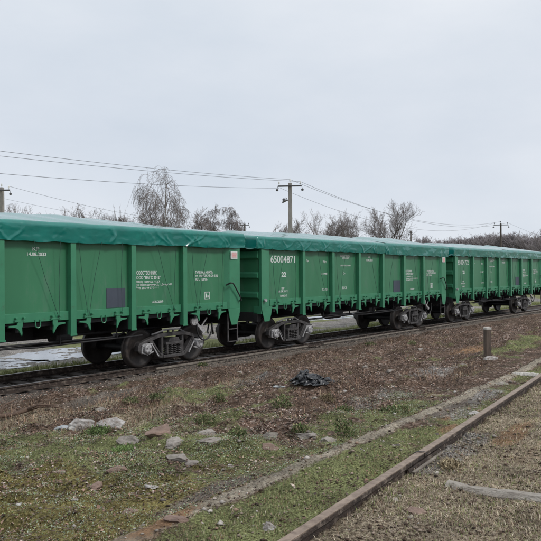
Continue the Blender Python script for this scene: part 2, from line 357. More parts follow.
# ------------------------------------------------------------------ materials
GREENP = mat('green_paint', (.042, .175, .088), (.033, .146, .073), sc=1.3, rough=.36, c3=(.070, .165, .105), f3=.14, sc3=2.6, bump=.35, bsc=1.6, r2=.6, stretch=(1, 1, .35), spec=.35)
GREENL = mat('green_paint_frame', (.044, .206, .110), (.035, .172, .092), sc=2.5, spec=.4, rough=.38, c3=(.05, .12, .07), f3=.10, sc3=6)
BLACKF = mat('black_frame', (.016, .016, .018), (.009, .009, .011), sc=5, rough=.65, c3=(.05, .045, .04), f3=.12, sc3=4)
CAST = mat('cast_grey', (.085, .08, .08), (.024, .022, .022), sc=9, rough=.6, c3=(.035, .03, .03), f3=.22, sc3=7, bump=.2, bsc=60)
CASTL = mat('cast_light', (.46, .455, .46), (.17, .165, .165), sc=16, rough=.5, c3=(.06, .055, .05), f3=.1, sc3=14)
STEELW = mat('wheel_steel', (.040, .033, .030), (.018, .015, .014), sc=6, rough=.6, c3=(.09, .065, .05), f3=.14, sc3=5)
TREAD = mat('tread_steel', (.22, .21, .20), (.13, .12, .115), sc=8, rough=.4, metal=.6)
RAILM = mat('rail_rust_shade', (.045, .028, .020), (.018, .012, .009), sc=10, rough=.75, c3=(.20, .16, .13), f3=.22, sc3=9, bump=.6, bsc=60)  # rust, darkened so the colour carries the shade under the rail head
RAILG = mat('old_rail_grey', (.25, .22, .185), (.10, .082, .066), sc=9, rough=.8, c3=(.08, .06, .05), f3=.15, sc3=4, bump=.4, bsc=40)
RAILT = mat('rail_worn', (.27, .205, .155), (.13, .090, .065), sc=18, rough=.55, metal=.15, bump=.15, bsc=60)
RAILS = mat('rail_polished', (.20, .185, .175), (.12, .11, .10), sc=10, rough=.4, metal=.5)
WOODS = mat('old_sleeper', (.10, .085, .075), (.05, .042, .036), sc=8, rough=.9, bump=.5, bsc=30, stretch=(1, 6, 1))
PALEW = mat('pale_weathered', (.50, .48, .44), (.30, .28, .25), sc=9, rough=.9, bump=.5, bsc=40, c3=(.16, .13, .10), f3=.12, sc3=9)
LETTER = mat('white_lettering', (.62, .66, .63), (.50, .55, .52), sc=20, rough=.6)
PANELB = mat('navy_stencil_panel', (.050, .062, .085), (.040, .050, .070), sc=3, rough=.6)
TARPT = mat('teal_tarpaulin', (.001, .165, .135), (.001, .125, .104), sc=3, rough=.42, c3=(.002, .20, .155), f3=.08, sc3=2.0, bump=.05, bsc=10, spec=.18)
TARPT.node_tree.nodes['Principled BSDF'].inputs['Coat Weight'].default_value = .8; TARPT.node_tree.nodes['Principled BSDF'].inputs['Coat Roughness'].default_value = .07
TARPS = mat('tarpaulin_rope', (.02, .07, .05), (.012, .045, .035), sc=30, rough=.8)
HOSE = mat('rubber_hose', (.014, .014, .015), rough=.6)
CONC = mat('concrete', (.30, .285, .26), (.20, .19, .175), sc=4, rough=.9, c3=(.14, .13, .115), f3=.14, sc3=2, bump=.3, bsc=30, stretch=(1, 1, .4))
WOODP = mat('pole_wood', (.10, .085, .07), (.06, .05, .042), sc=6, rough=.9, stretch=(1, 1, .2))
IRON = mat('dark_iron', (.07, .07, .072), (.04, .04, .042), rough=.6)
PORC = mat('porcelain', (.75, .75, .72), (.6, .6, .58), rough=.2)
WIRE = mat('wire', (.035, .035, .038), rough=.6)
STONE = mat('stone', (.30, .27, .24), (.15, .13, .115), sc=7, rough=.9, c3=(.13, .12, .09), f3=.2, sc3=5, bump=.6, bsc=25)
STONEP = mat('pale_stone', (.47, .45, .43), (.24, .22, .21), sc=9, rough=.9, c3=(.13, .105, .085), f3=.34, sc3=8, bump=.9, bsc=25)
STONER = mat('reddish_stone', (.24, .165, .13), (.12, .08, .065), sc=8, rough=.9, c3=(.14, .11, .09), f3=.15, sc3=6, bump=.5, bsc=25)
BAGM = mat('black_polythene', (.012, .013, .016), (.008, .009, .011), sc=5, rough=.28, bump=.35, bsc=26, spec=.4)

# ------------------------------------------------------------------ railway tracks
def rail_bm(x0, x1, zt, b=None, top=False):
    b = b or MB(); z0 = zt-.152
    if top: pts = [(-.034, zt-.004), (-.030, zt-.0005), (.030, zt-.0005), (.034, zt-.004), (.034, zt+.0015), (-.034, zt+.0015)]
    else: pts = [(-.066, z0), (.066, z0), (.066, z0+.010), (.011, z0+.030), (.009, zt-.050), (.036, zt-.036), (.036, zt-.006), (.030, zt), (-.030, zt), (-.036, zt-.006), (-.036, zt-.036), (-.009, zt-.050), (-.011, z0+.030), (-.066, z0+.010)]
    n_ = len(pts); vs = [(x0, p[0], p[1]) for p in pts]+[(x1, p[0], p[1]) for p in pts]
    return b.add(vs, [tuple(range(n_)), tuple(range(2*n_-1, n_-1, -1))]+[(i, i+n_, (i+1) % n_+n_, (i+1) % n_) for i in range(n_)])
trk = empty('railway_track', (0, TRK, 0)); tag(trk, 'dark main railway track under the wagons with grimy sleepers', 'railway track')
for s in (-1, 1):
    r_ = rail_bm(-10, 120, 0).build('rail', RAILM, trk, loc=(0, s*.79, 0)); rail_bm(-10, 120, .0, top=True).build('running_surface', RAILS, r_)
sb = MB().box(-.12, .12, -1.35, 1.35, -.33, -.152)
s0_ = sb.build('sleeper', WOODS, trk, bevel=.01, loc=(1.0, 0, 0))
for i in range(1, 95):
    c_ = s0_.copy(); C.objects.link(c_); c_.location = (1.0+i*.545, 0, random.uniform(-.004, .004)); c_.parent = trk
fr = MB()
for i in range(95, 200): fr.box(1+i*.545-.12, 1+i*.545+.12, -1.35, 1.35, -.33, -.152)
o = fr.build('sleeper', WOODS, trk); o['kind'] = 'stuff'
# lengths of old rail lying beside the main track
for k, (xa, xb, dy, dz, lab) in enumerate([(-3.0, 5.55, -.40, -.02, 'short old rail length lying beside the track at the left edge'),
        (12.6, 19.3, -.30, -.035, 'old grey rail beside the track in front of the gap between the two nearer wagons'),
        (20.2, 27.5, -.33, -.04, 'old grey rail length lying below the centre of the middle wagon'), (28.2, 44, -.32, -.04, 'long old rail length lying beside the track below the farthest wagon')]):
    b_ = rail_bm(xa-(xa+xb)/2, xb-(xa+xb)/2, 0).build('spare_rail', RAILG, loc=((xa+xb)/2, TRK-.79+dy, dz)); b_.rotation_euler = (R(8 if k else 3), 0, R(.25*(-1)**k))
    tag(b_, lab, 'rail', 'old rails lying beside the main track')

# siding in the foreground
sid = empty('railway_siding', (FX, FY, 0), FA); tag(sid, 'rusty disused siding half buried in dry grass in the foreground', 'railway track')
JT = None
ZS = .79
jx, jy, _ = gp(417, 451); JT = tq(np.array([jx]), np.array([jy]))[0][0]
j = FW+RR*((416-270.5)/FPX)-U2*((452-270.5)/FPX); tt = (ZS-CAMH)/j.z; JT = float(tq(j.x*tt, j.y*tt)[0])
for q in (0, -1.52-.073):
    for a, b in ((-14, JT-.007), (JT+.007, 75)):
        r_ = rail_bm(a, b, ZS).build('rail', RAILM, sid, loc=(0, q, 0)); rail_bm(a, b, ZS, top=True).build('running_surface', RAILT, r_)
fp = MB()
for sgn in (-1, 1):
    fp.prism([(sgn*.036-.012, ZS-.11), (sgn*.036+.012, ZS-.115), (sgn*.036+.014, ZS-.105), (sgn*.028+.010, ZS-.055), (sgn*.028-.010, ZS-.05)], JT-.40, JT+.40, 'x')
fpl = fp.build('fishplate', RAILM, sid, bevel=.002)
fl_ = MB().box(JT-.40, JT+.37, -.092, -.064, ZS-.078, ZS-.062).build('plate_ledge', RAILG, fpl, bevel=.004)
for dx in (-.32, -.19, -.06, .06, .19, .32): MB().lathe([(.004, -.012), (.017, -.012), (.017, .0), (.010, .0), (.010, .03)], (JT+dx, -.062, ZS-.088), n=6).build('bolt', IRON, fpl)

bnd = MB(); bnd.tube([(JT-.05, .02, ZS+.002), (JT-.02, .055, ZS-.01), (JT-.01, .03, ZS+.008), (JT+.02, -.02, ZS+.012), (JT+.05, -.045, ZS-.02)], .004, 6); bnd.build('bond_wire', IRON, sid)
def sid_at(px, py, z):
    d = FW+RR*((px-270.5)/FPX)-U2*((py-270.5)/FPX); t_ = (z-CAMH)/d.z; a, b = tq(d.x*t_, d.y*t_); return float(a), float(b)
tA, _q = sid_at(470, 491, .70); tB, _q = sid_at(523, 375, .70)
nb = max(1, round((tB-tA)/.62)); sp = (tB-tA)/nb
slp = MB().box(-.11, .11, -2.12, .56, -.15, 0).build('sleeper', WOODS, sid, bevel=.015, loc=(tA-sp, 0, .665))
for i in range(-8, 60):
    if i in (-1, 0): continue
    if i == nb: continue
    c_ = slp.copy(); C.objects.link(c_); c_.parent = sid; c_.location = (tA+i*sp, random.uniform(-.03, .03), .668+random.uniform(-.008, .010))
def rough_beam(name, x0, x1, y0, y1, z0, z1, m_, par, loc, n=30, amp=.012, seed=1):
    """a worn beam lying across y"""
    ys = np.linspace(y0, y1, n); prof = [(x0, z0), (x1, z0), (x1, z1-.035), (x1-.03, z1), (x0+.03, z1), (x0, z1-.035)]; V = []; F = []
    rg = np.random.default_rng(seed)
    for yy in ys:
        dx = (float(vnoise(yy*3, 0, seed))-.5)*amp*1.5
        for (a, b) in prof: V.append((a+dx+rg.normal(0, amp*.35), yy, b+rg.normal(0, amp*.35)+(float(vnoise(yy*5, 3, seed))-.5)*amp*2))
    k = len(prof)
    for i in range(n-1):
        for j_ in range(k): F.append((i*k+j_, i*k+(j_+1) % k, (i+1)*k+(j_+1) % k, (i+1)*k+j_))
    F.append(tuple(range(k))); F.append(tuple((n-1)*k+i for i in range(k)))
    return MB().add(V, F).build(name, m_, par, loc=loc)
PALESL = mat('bleached_sleeper', (.30, .275, .24), (.19, .165, .14), sc=7, rough=.9, bump=.6, bsc=30, c3=(.12, .095, .07), f3=.15, sc3=6, stretch=(4, 1, 4))
o = rough_beam('sleeper', -.062, .062, -2.1, -.42, -.12, 0, PALESL, sid, (tA, 0, .745), seed=4); o['label'] = 'bleached grey sleeper showing through dry grass'
o = rough_beam('sleeper', -.06, .06, .12, .50, -.12, 0, PALEW, sid, (tB, 0, .735), seed=9); o['label'] = 'whitened sleeper end'

# ------------------------------------------------------------------ freight wagons
HL, POST = 6.47, 1.7225; YO, YI = 1.56, 1.43
def hook(mb, x, sgn, side):
    """hatch catch hanging below the side sill"""
    y = side*1.50
    a, b = (y-.02, y+.02)
    pts = [(-.24, 1.325), (-.25, 1.295), (-.09, 1.275), (-.03, 1.24), (.02, 1.15), (.05, 1.10), (.06, 1.16), (.05, 1.26), (.07, 1.32), (.07, 1.40), (-.04, 1.40), (-.06, 1.325)]
    pts = [(x+sgn*p[0], p[1]) for p in pts]
    if sgn < 0: pts = pts[::-1]
    mb.prism(pts, a, b); mb.box(x-.12, x+.12, y-.03, y+.03, 1.395, 1.42)
    mb.lathe([(.025, -.035), (.025, .035)], (x-.09, y-side*-.03, 1.47), n=8); mb.lathe([(.025, -.035), (.025, .035)], (x+.09, y-side*-.03, 1.47), n=8)
def centres(): return [-5.25]+[(-2+i)*POST for i in range(5)]+[5.25]
def bogie(par, bx):
    b = empty('bogie', (bx, 0, 0), 0, par)
    wp = [(.01, .0), (.10, .0), (.11, .045), (.20, .05), (.37, .018), (.405, .0), (.478, .0), (.4785, .095), (.483, .10), (.508, .108), (.508, .135), (.44, .138), (.40, .11), (.25, .075), (.12, .10), (.11, .14), (.01, .14)]
    ch = {}
    for dx in (-.925, .925):
        for s in (-1, 1):
            # outside face of the wheel looks outwards (towards -y for s = -1)
            prof = [(r, (-.86+t)*(1 if s < 0 else -1)) for r, t in wp]
            w = MB().lathe(prof, (dx, 0, .478), n=48).build('wheel', STEELW, b, sm=True)
            pr = [(.4795, (-.857)*(-s)*1.0 if False else (-.858)*(1 if s < 0 else -1)), (.4795, (-.77)*(1 if s < 0 else -1))]
            MB().lathe(pr, (dx, 0, .478), n=48)
        MB().lathe([(.085, -.95), (.085, -.75), (.10, -.74), (.082, -.4), (.082, .4), (.10, .74), (.085, .75), (.085, .95)], (dx, 0, .478), n=20).build('axle', BLACKF, b, sm=True)
    for s in (-1, 1):
        y = s*1.02; f = MB(); T = .07
        def p(pts): f.prism(pts, y-T, y+T)
        top = [(-1.19, .56), (-1.14, .63), (-1.0, .675), (-.78, .74), (-.52, .81), (-.34, .83), (.34, .83), (.52, .81), (.78, .74), (1.0, .675), (1.14, .63), (1.19, .56)]
        low = [(1.13, .54), (.98, .605), (.76, .655), (.50, .725), (.34, .74), (-.34, .74), (-.50, .725), (-.76, .655), (-.98, .605), (-1.13, .54)]
        p((top+low)[::-1])
        for sg in (-1, 1):
            f.prism([(sg*1.19, .575), (sg*1.12, .57), (sg*1.10, .44), (sg*1.15, .42), (sg*1.20, .44)][::sg], y-T, y+T)       # outer pedestal lug
            f.prism([(sg*.80, .65), (sg*.70, .67), (sg*.44, .33), (sg*.33, .29), (sg*.33, .20), (sg*.48, .22), (sg*.755, .46), (sg*.80, .46)][::-sg], y-T, y+T)  # diagonal
            f.box(min(sg*.33, sg*.40), max(sg*.33, sg*.40), y-T+.01, y+T-.01, .29, .76)                     # column
            f.bar((sg*.72, y+s*.078, .60), (sg*.42, y+s*.078, .27), .022, .02)                      # raised rib
        f.box(-.36, .36, y-T-.03, y+T+.03, .20, .275)                                                 # spring seat
        fo = f.build('side_frame', CAST, b, bevel=.012)
        for dx in (-.925, .925):
            a = MB(); o_ = 1 if dx < 0 else -1
            a.lathe([(.02, s*.17), (.095, s*.17), (.12, s*.15), (.125, s*.11), (.105, s*.10), (.125, s*.08), (.125, s*-.02), (.14, s*-.05), (.14, s*-.10)], (dx, y, .478), n=18)
            a.prism([(dx-.15, .50), (dx+.15, .50), (dx+.17, .57), (dx+.10, .615), (dx-.10, .615), (dx-.17, .57)], y-.10, y+.115)
            for k in range(3):
                t_ = 2*PI*k/3+.5; a.lathe([(.02, s*.15), (.02, s*.20)], (dx+.065*math.cos(t_), y, .478+.065*math.sin(t_)), n=6)
            a.bar((dx-.16, y+s*.11, .56), (dx+.16, y+s*.11, .60), .028); a.bar((dx+o_*.14, y+s*.10, .60), (dx+o_*.38, y+s*.10, .27), .030, .03); a.bar((dx+o_*.02, y+s*.12, .36), (dx+o_*.20, y+s*.10, .40), .035)  # light diagonal bar puts a casting-edge highlight into the colour
            a.bar((dx-o_*.15, y+s*.09, .58), (dx-o_*.17, y+s*.09, .38), .035); a.bar((dx-o_*.17, y+s*.09, .40), (dx+o_*.02, y+s*.10, .33), .028)
            a.build('axle_box', CASTL, b, bevel=.004)
        g = MB()
        for k, sx in enumerate((-.22, -.07, .07, .22)):
            for yy in (-.055, .055):
                pts = [(sx+.055*math.cos(th), y+yy+.055*math.sin(th), .275+.25*th/(2*PI*5.0)) for th in np.linspace(0, 2*PI*5.0, 50)]
                g.tube(pts, .013, 5)
        g.build('spring_group', CAST, b, sm=True)
        h = MB(); h.box(-.30, .30, y-.13, y+.095, .53, .60); h.prism([(-.21, .60), (.21, .60), (.15, .70), (-.15, .70)], y-.12, y+.095)
        h.box(-.27, -.22, y+s*.10-.02, y+s*.10+.02, .30, .60); h.box(.22, .27, y+s*.10-.02, y+s*.10+.02, .30, .60)
        h.lathe([(.03, 0), (.03, .07)], (-.10, y, .83), n=8, axis='z'); h.lathe([(.03, 0), (.03, .06)], (.08, y, .83), n=8, axis='z')
        h.build('bolster_end', CAST, b, bevel=.01)
        r_ = MB(); r_.tube([(-.60, y-s*.10, .80), (-.2, y-s*.02, .90), (.3, y-s*.02, .90), (.62, y-s*.10, .78)], .022, 6); r_.build('edge_highlight', CASTL, b)  # added light bar, imitates highlights on the casting's edges by its colour
    c = MB(); c.box(-.24, .24, -.90, .90, .46, .66); c.lathe([(.25, 0), (.25, .2)], (0, 0, .66), n=20, axis='z')
    for dx in (-.40, .40): c.box(dx-.05, dx+.05, -.88, .88, .36, .46)
    for dx in (-.40, .40):
        for s in (-1, 1): c.box(dx-.02+(.03 if dx > 0 else -.07), dx+.06+(.03 if dx > 0 else -.07), s*.72-.07, s*.72+.07, .30, .62)
    c.build('bolster', BLACKF, b, bevel=.01)
    return b
def make_wagon():
    w = empty('freight_wagon', (WX, TRK, 0))
    for s in (-1, 1):
        mb = MB(); mb.box(-HL+.02, HL-.02, min(s*(YI-.012), s*YI), max(s*(YI-.012), s*YI), 1.36, 3.26)
        # shallow fold that stiffens the sheet
        side = mb.build('side_wall', GREENP, w)
        sill = MB(); xs = [-HL+.48]+[(-2.5+i)*POST for i in range(6)]+[HL-.48]
        for a, b in zip(xs[:-1], xs[1:]):
            a_, b_ = a+(.075 if a > -5 else 0), b-(.075 if b < 5 else 0)
            sill.box(a_, b_, min(s*YI, s*1.49), max(s*YI, s*1.49), 1.37, 1.56)
        sill.build('side_sill', GREENL, w, bevel=.006)
        MB().box(-HL, HL, min(s*1.41, s*(YO-.01)), max(s*1.41, s*(YO-.01)), 3.20, 3.36).build('top_rail', GREENL, w, bevel=.01)
        for i in range(6):
            x = (-2.5+i)*POST; p_ = MB()
            y0, y1 = sorted((s*YI, s*YO))
            p_.box(x-.07, x+.07, y0 if s < 0 else y1-.012, y0+.012 if s < 0 else y1, 1.04, 3.20)
            for dx in (-.07, .058): p_.box(x+dx, x+dx+.012, y0+.012 if s < 0 else y0, y1 if s < 0 else y1-.012, 1.045, 3.20)
            p_.box(x-.058, x+.058, min(s*1.30, s*(YO-.012)), max(s*1.30, s*(YO-.012)), 1.05, 1.36)
            p_.box(x-.085, x+.085, s*YO-.006, s*YO+.006, 1.02, 1.06)
            p_.build('post', GREENL, w, bevel=.003)
        for sx in (-1, 1):
            # end post: broad plate that leans out to the corner, with a tapered foot
            p_ = MB(); pts = []
            for x, y in ((sx*(HL-.52), s*YI), (sx*(HL-.40), s*(YO-.03)), (sx*HL, s*YO), (sx*HL, s*(YO-.10)), (sx*(HL-.52), s*(YI-.06))): pts.append((x, y))
            p_.prism(pts, 1.37, 3.20, 'z')
            ft = [(sx*(HL-.50), 1.37), (sx*(HL-.44), 1.12), (sx*(HL-.36), .93), (sx*(HL-.13), .93), (sx*HL, 1.30), (sx*HL, 1.372)]
            p_.prism(ft, s*YO-.012-s*.006, s*YO+.0-s*.006)
            p_.box(min(sx*(HL-.10), sx*HL), max(sx*(HL-.10), sx*HL), min(s*1.25, s*(YO-.02)), max(s*1.25, s*(YO-.02)), 1.15, 1.37)
            p_.build('corner_post', GREENL, w, bevel=.004)
        for cx in centres():
            for sg, dx in ((1, -.43), (-1, .43)):
                k_ = MB(); hook(k_, cx+dx, sg, s); k_.build('hatch_catch', GREENL, w, bevel=.005)
            r = MB(); y = s*1.51
            r.tube([(cx-.055, y, 1.42), (cx-.06, y, 1.30), (cx-.04, y, 1.26), (cx, y, 1.245), (cx+.04, y, 1.26), (cx+.06, y, 1.30), (cx+.055, y, 1.42)], .013, 6); r.build('hand_ring', GREENL, w)
        # bent grab handle near the right-hand end
        g = MB(); x = s*-6.02; yy = s*(YO+.07); d_ = -s
        g.tube([(x-d_*.06, s*1.50, 2.02), (x-d_*.03, yy, 2.08), (x+d_*.08, yy, 2.07), (x+d_*.22, yy, 1.90), (x+d_*.36, yy, 1.72), (x+d_*.42, yy, 1.60), (x+d_*.42, s*1.52, 1.56)], .02, 8); g.build('grab_handle', BLACKF, w)
        # stirrup step
        g = MB(); xa, xb = s*-6.02, s*-6.42
        for x in (xa, xb): g.box(x-.018, x+.018, s*1.50-.012, s*1.50+.012, .46, 1.24)
        g.box(min(xa, xb), max(xa, xb), s*1.50-.03, s*1.50+.03, .46, .48); g.box(min(xa, xb), max(xa, xb), s*1.50-.03, s*1.50+.03, .80, .82)
        g.build('stirrup_step', CAST, w)
        st = MB(); st.box(min(s*-6.08, s*-6.36), max(s*-6.08, s*-6.36), s*(YO+.004)-.003, s*(YO+.004)+.003, 2.74, 2.95); so_ = st.build('sign_plate', LETTER, w)
        sr = MB(); z0, z1 = 2.775, 2.915; xa, xb = sorted((s*-6.12, s*-6.32))
        sr.box(xa, xb, s*(YO+.008)-.002, s*(YO+.008)+.002, z0, z1); sr.build('red_panel', REDP, so_)
        pn = MB(); xa, xb = sorted((s*-1.86, s*-2.42)); pn.box(xa, xb, s*(YI+.006)-.003, s*(YI+.006)+.003, 1.57, 2.02); pn.build('stencil_panel', PANELB, w)
        lm = MB(); lm.lathe([(.02, 0), (.05, 0), (.05, .05*1), (.02, .07)], (s*6.34, s*(YO+.0) - (.07 if s < 0 else 0), 1.55), n=12); lm.build('end_lug', CASTL, w)
    for s in (-1, 1):
        e_ = MB(); x0, x1 = sorted((s*(HL-.05), s*(HL-.04))); e_.box(x0, x1, -YI+.012, YI-.012, 1.2, 3.26)
        ew = e_.build('end_wall', GREENP, w)
        for (z0, z1) in ((2.74, 3.02), (2.16, 2.38), (1.58, 1.80)):
            xe = s*(HL+.055); xi = s*(HL-.04)
            MB().prism([(xi, z0), (xe, z0+.05), (xe, z1-.05), (xi, z1)][::s], -YI-.02, YI+.02).build('end_beam', GREENL, ew)
        e2 = MB(); x0, x1 = sorted((s*(HL-.16), s*(HL-.0))); e2.box(x0, x1, -1.40, 1.40, .92, 1.20); e2.build('end_sill', BLACKF, w, bevel=.01)
    u = MB(); u.box(-6.4, 6.4, -1.38, 1.38, 1.30, 1.345)
    u.build('floor', BLACKF, w)
    u = MB(); u.box(-6.3, 6.3, -.20, .20, .86, 1.30); u.build('centre_sill', BLACKF, w, bevel=.01)
    for i in range(6):
        x = (-2.5+i)*POST
        u = MB(); u.prism([(-1.42, 1.295), (-1.42, 1.05), (-.22, .92), (-.22, 1.295)], x-.09, x+.09, 'x'); u.prism([(1.42, 1.295), (.22, 1.295), (.22, .92), (1.42, 1.05)], x-.09, x+.09, 'x'); u.build('cross_bearer', BLACKF, w)
    # hatch undersides with stiffeners
    for cx in centres():
        u = MB()
        for s in (-1, 1):
            u.box(cx-.62, cx+.62, min(s*.26, s*1.38), max(s*.26, s*1.38), 1.262, 1.298)
            for dx in (-.42, .42): u.box(cx+dx-.04, cx+dx+.04, min(s*.26, s*1.40), max(s*.26, s*1.40), 1.17, 1.262)
        u.build('floor_hatch', BLACKF, w)
    u = MB(); u.lathe([(.05, -.22), (.17, -.22), (.18, -.18), (.18, .18), (.17, .22), (.05, .22)], (1.1, -.75, .95), n=20, axis='x'); u.bar((1.32, -.75, .95), (2.6, -.40, .93), .04); u.build('brake_cylinder', BLACKF, w, sm=False)
    u = MB(); u.lathe([(.05, -.45), (.19, -.42), (.21, -.36), (.21, .36), (.19, .42), (.05, .45)], (-1.5, -.80, .93), n=20, axis='x'); u.build('air_tank', BLACKF, w)
    u = MB(); u.tube([(-6.3, -.52, .98), (-3.2, -.62, .93), (-2.2, -1.05, .88), (2.4, -1.10, .86), (3.2, -.62, .93), (6.3, -.5, .98)], .022, 8); u.tube([(-3.4, -1.15, .80), (-1.2, -1.18, .86), (.2, -1.18, .80), (3.2, -1.15, .84)], .020, 8)
    u.tube([(-2.4, .6, .80), (2.4, .6, .82)], .02, 8); u.tube([(-3.0, -.3, .72), (3.0, -.3, .74)], .025, 8)
    for x in (-2.6, -.9, .8, 2.4): u.bar((x, -1.12, 1.2), (x, -1.16, .82), .03)
    u.build('brake_pipe', BLACKF, w)
    for s in (-1, 1):
        u = MB(); x0, x1 = sorted((s*6.2, s*6.70)); u.box(x0, x1, -.13, .13, .92, 1.16)
        u.prism([(s*6.68, -.17), (s*6.93, -.20), (s*6.96, -.04), (s*6.86, .02), (s*6.94, .16), (s*6.70, .22)][::s], .86, 1.20, 'z'); u.box(min(s*6.35, s*6.47), max(s*6.35, s*6.47), -.30, .30, .84, 1.26); u.build('coupler', CAST, w, bevel=.012)
        u = MB(); u.tube([(s*6.45, -.35*s, .98), (s*6.60, -.36*s, .93), (s*6.68, -.34*s, .72), (s*6.80, -.26*s, .58), (s*6.95, -.10*s, .56)], .024, 8); u.build('air_hose', HOSE, w)
        # drooping hand-brake hose and lever behind the near-right bogie
    u = MB(); pts = [(5.35+.30*math.cos(a), -1.25, .92+.36*math.sin(a)) for a in np.linspace(R(165), R(375), 18)]; u.tube(pts, .022, 8); u.build('brake_hose', HOSE, w, sm=True)
    u = MB(); u.lathe([(.03, -.05), (.13, -.05), (.14, 0), (.10, .05), (.03, .06)], (4.98, -1.2, 1.10), n=14); u.bar((5.02, -1.22, 1.05), (5.25, -1.24, .82), .07); u.bar((5.2, -1.2, .85), (5.5, -1.2, 1.15), .03); u.lathe([(.02, -.03), (.06, -.03), (.06, .03), (.02, .03)], (5.28, -1.26, .80), n=10)
    u.build('brake_adjuster', CASTL, w, bevel=.004)
    bogie(w, -4.325); bogie(w, 4.325)
    return w
REDP = mat('faded_red', (.55, .20, .20), (.55, .40, .38), sc=22, rough=.6)
wag = make_wagon()
wagons = [wag]
for k in (-1, 1):
    c_ = copy_tree(wag); c_.location = (WX+k*13.92, TRK, 0); wagons.append(c_)
labs = ['green open freight wagon numbered 65004871, the middle one with two sheets of tarpaulin', 'green open freight wagon nearest the camera, running off the left edge of the photo', 'green open freight wagon farthest away at the right edge, beyond the marker post']
for w_, l_ in zip(wagons, labs): tag(w_, l_, 'freight wagon', 'green freight wagons coupled in a train')
WM, WL_, WR_ = wagons

# lettering: flat paint on the near side sheets
def text_obj(name, s, x, z, size, w_, par, side_y=-(YI+.004), wfit=None, align='LEFT', bold=.0, rot=(PI/2, 0, 0)):
    cu = bpy.data.curves.new('t', 'FONT'); cu.body = s; cu.size = size*1.38; cu.align_x = align; cu.align_y = 'TOP'; cu.offset = bold; cu.extrude = .0015; cu.space_line = .78; cu.resolution_u = 3
    tmp = bpy.data.objects.new('t', cu); C.objects.link(tmp); bpy.context.view_layer.update()
    me = bpy.data.meshes.new_from_object(tmp.evaluated_get(bpy.context.evaluated_depsgraph_get())); C.objects.unlink(tmp); bpy.data.objects.remove(tmp)
    if wfit and me.vertices:
        n_ = len(me.vertices); a = np.empty(n_*3); me.vertices.foreach_get('co', a); a = a.reshape(-1, 3); w0 = a[:, 0].max()-a[:, 0].min(); a[:, 0] *= wfit/w0; me.vertices.foreach_set('co', a.ravel())
    me.name = name; me.materials.clear(); me.materials.append(LETTER); me.validate()
    o = bpy.data.objects.new(name, me); C.objects.link(o); o.parent = par; o.location = (x, side_y, z); o.rotation_euler = rot
    return o
def kid(w_, n_, pred): return [c for c in w_.children if c.name.split('.')[0] == n_ and pred(c)][0]
for w_, num in ((WM, '65004871'), (WL_, None), (WR_, '65004772')):
    sw = [c for c in w_.children if c.name.split('.')[0] == 'side_wall']
    sw = [c for c in sw if np.mean([v.co.y for v in c.data.vertices]) < 0][0]
    T = lambda s, x, z, size, wf=None, b=.0015, al='LEFT': text_obj('lettering', s, x, z, size, w_, sw, wfit=wf, bold=b, align=al)
    T('КР', -.08, 2.93, .075, .16); T('14.08.2033', -.22, 2.82, .075, .46)
    T('СОБСТВЕННИК', 2.77, 2.42, .085, .66, .002); T('ООО "ВАГС 2012"', 2.77, 2.30, .075, .78, .002)
    T('КОД 1000465 / 12,7', 2.77, 2.185, .05, .76, .001); T('ул. Промышленная 23, г. Днепр 5-20', 2.77, 2.11, .048, 1.18, .001); T('тел. 056-44-37-31-11', 2.77, 2.035, .048, .72, .001)
    T('АСБОШКР', 3.28, 1.69, .055, .37)
    T('ТУРБИНА-НЕФТЬ', 4.80, 2.41, .065, .68); T('ст. ЖАЯЗКАВ 29-542', 4.80, 2.32, .065, .88); T('КЛ. 15096', 4.80, 2.23, .065, .46)
    # small framed symbol
    f = MB(); y0 = -(YI+.005)
    for (a, b, c, d) in ((5.16, 5.36, 1.84, 1.855), (5.16, 5.36, 1.66, 1.675), (5.16, 5.175, 1.675, 1.84), (5.345, 5.36, 1.675, 1.84), (5.21, 5.25, 1.70, 1.81), (5.27, 5.31, 1.70, 1.76)): f.box(a, b, y0-.001, y0+.002, c, d)
    f.build('lettering', LETTER, sw)
    if num:
        T(num, -5.88, 2.89, .215, 1.24, .004); T('22', -5.33, 2.38, .14, .24, .008); T('КР', -5.34, 1.91, .07, .14); T('01.08.2012', -5.50, 1.82, .06, .48); T('ТУМКАТ', -5.42, 1.68, .06, .36)
        T('Тр.', -4.0, 2.76, .06, .14); T('70 т', -3.05, 2.74, .08, .22); T('3-1987', -3.14, 2.34, .06, .38); T('С.17,85', -3.09, 1.83, .07, .34)
        T('МАГИСТРАЛЬ', -1.96, 2.94, .07, .62); T('УДАРНАЯ', -1.84, 2.86, .06, .42); T('СПУСКАТЬ С ГОРКИ', -1.98, 2.60, .045, .68); T('О-', -1.80, 2.34, .06, .16); T('ВХЗ', -1.84, 1.86, .08, .26)
for w_ in (WM, WR_):
    ew = [c for c in w_.children if c.name.split('.')[0] == 'end_wall']
    ew = [c for c in ew if np.mean([v.co.x for v in c.data.vertices]) < 0][0]
    for s_, z_, sz in (('Т 22,400', 2.04, .08), ('14.08.2022', 1.93, .08)):
        t_ = text_obj('lettering', s_, -(HL-.04)-.0+0, z_, sz, w_, ew, bold=.003, rot=(PI/2, 0, -PI/2)); t_.location = (-(HL-.036)-.02, -.1, z_)

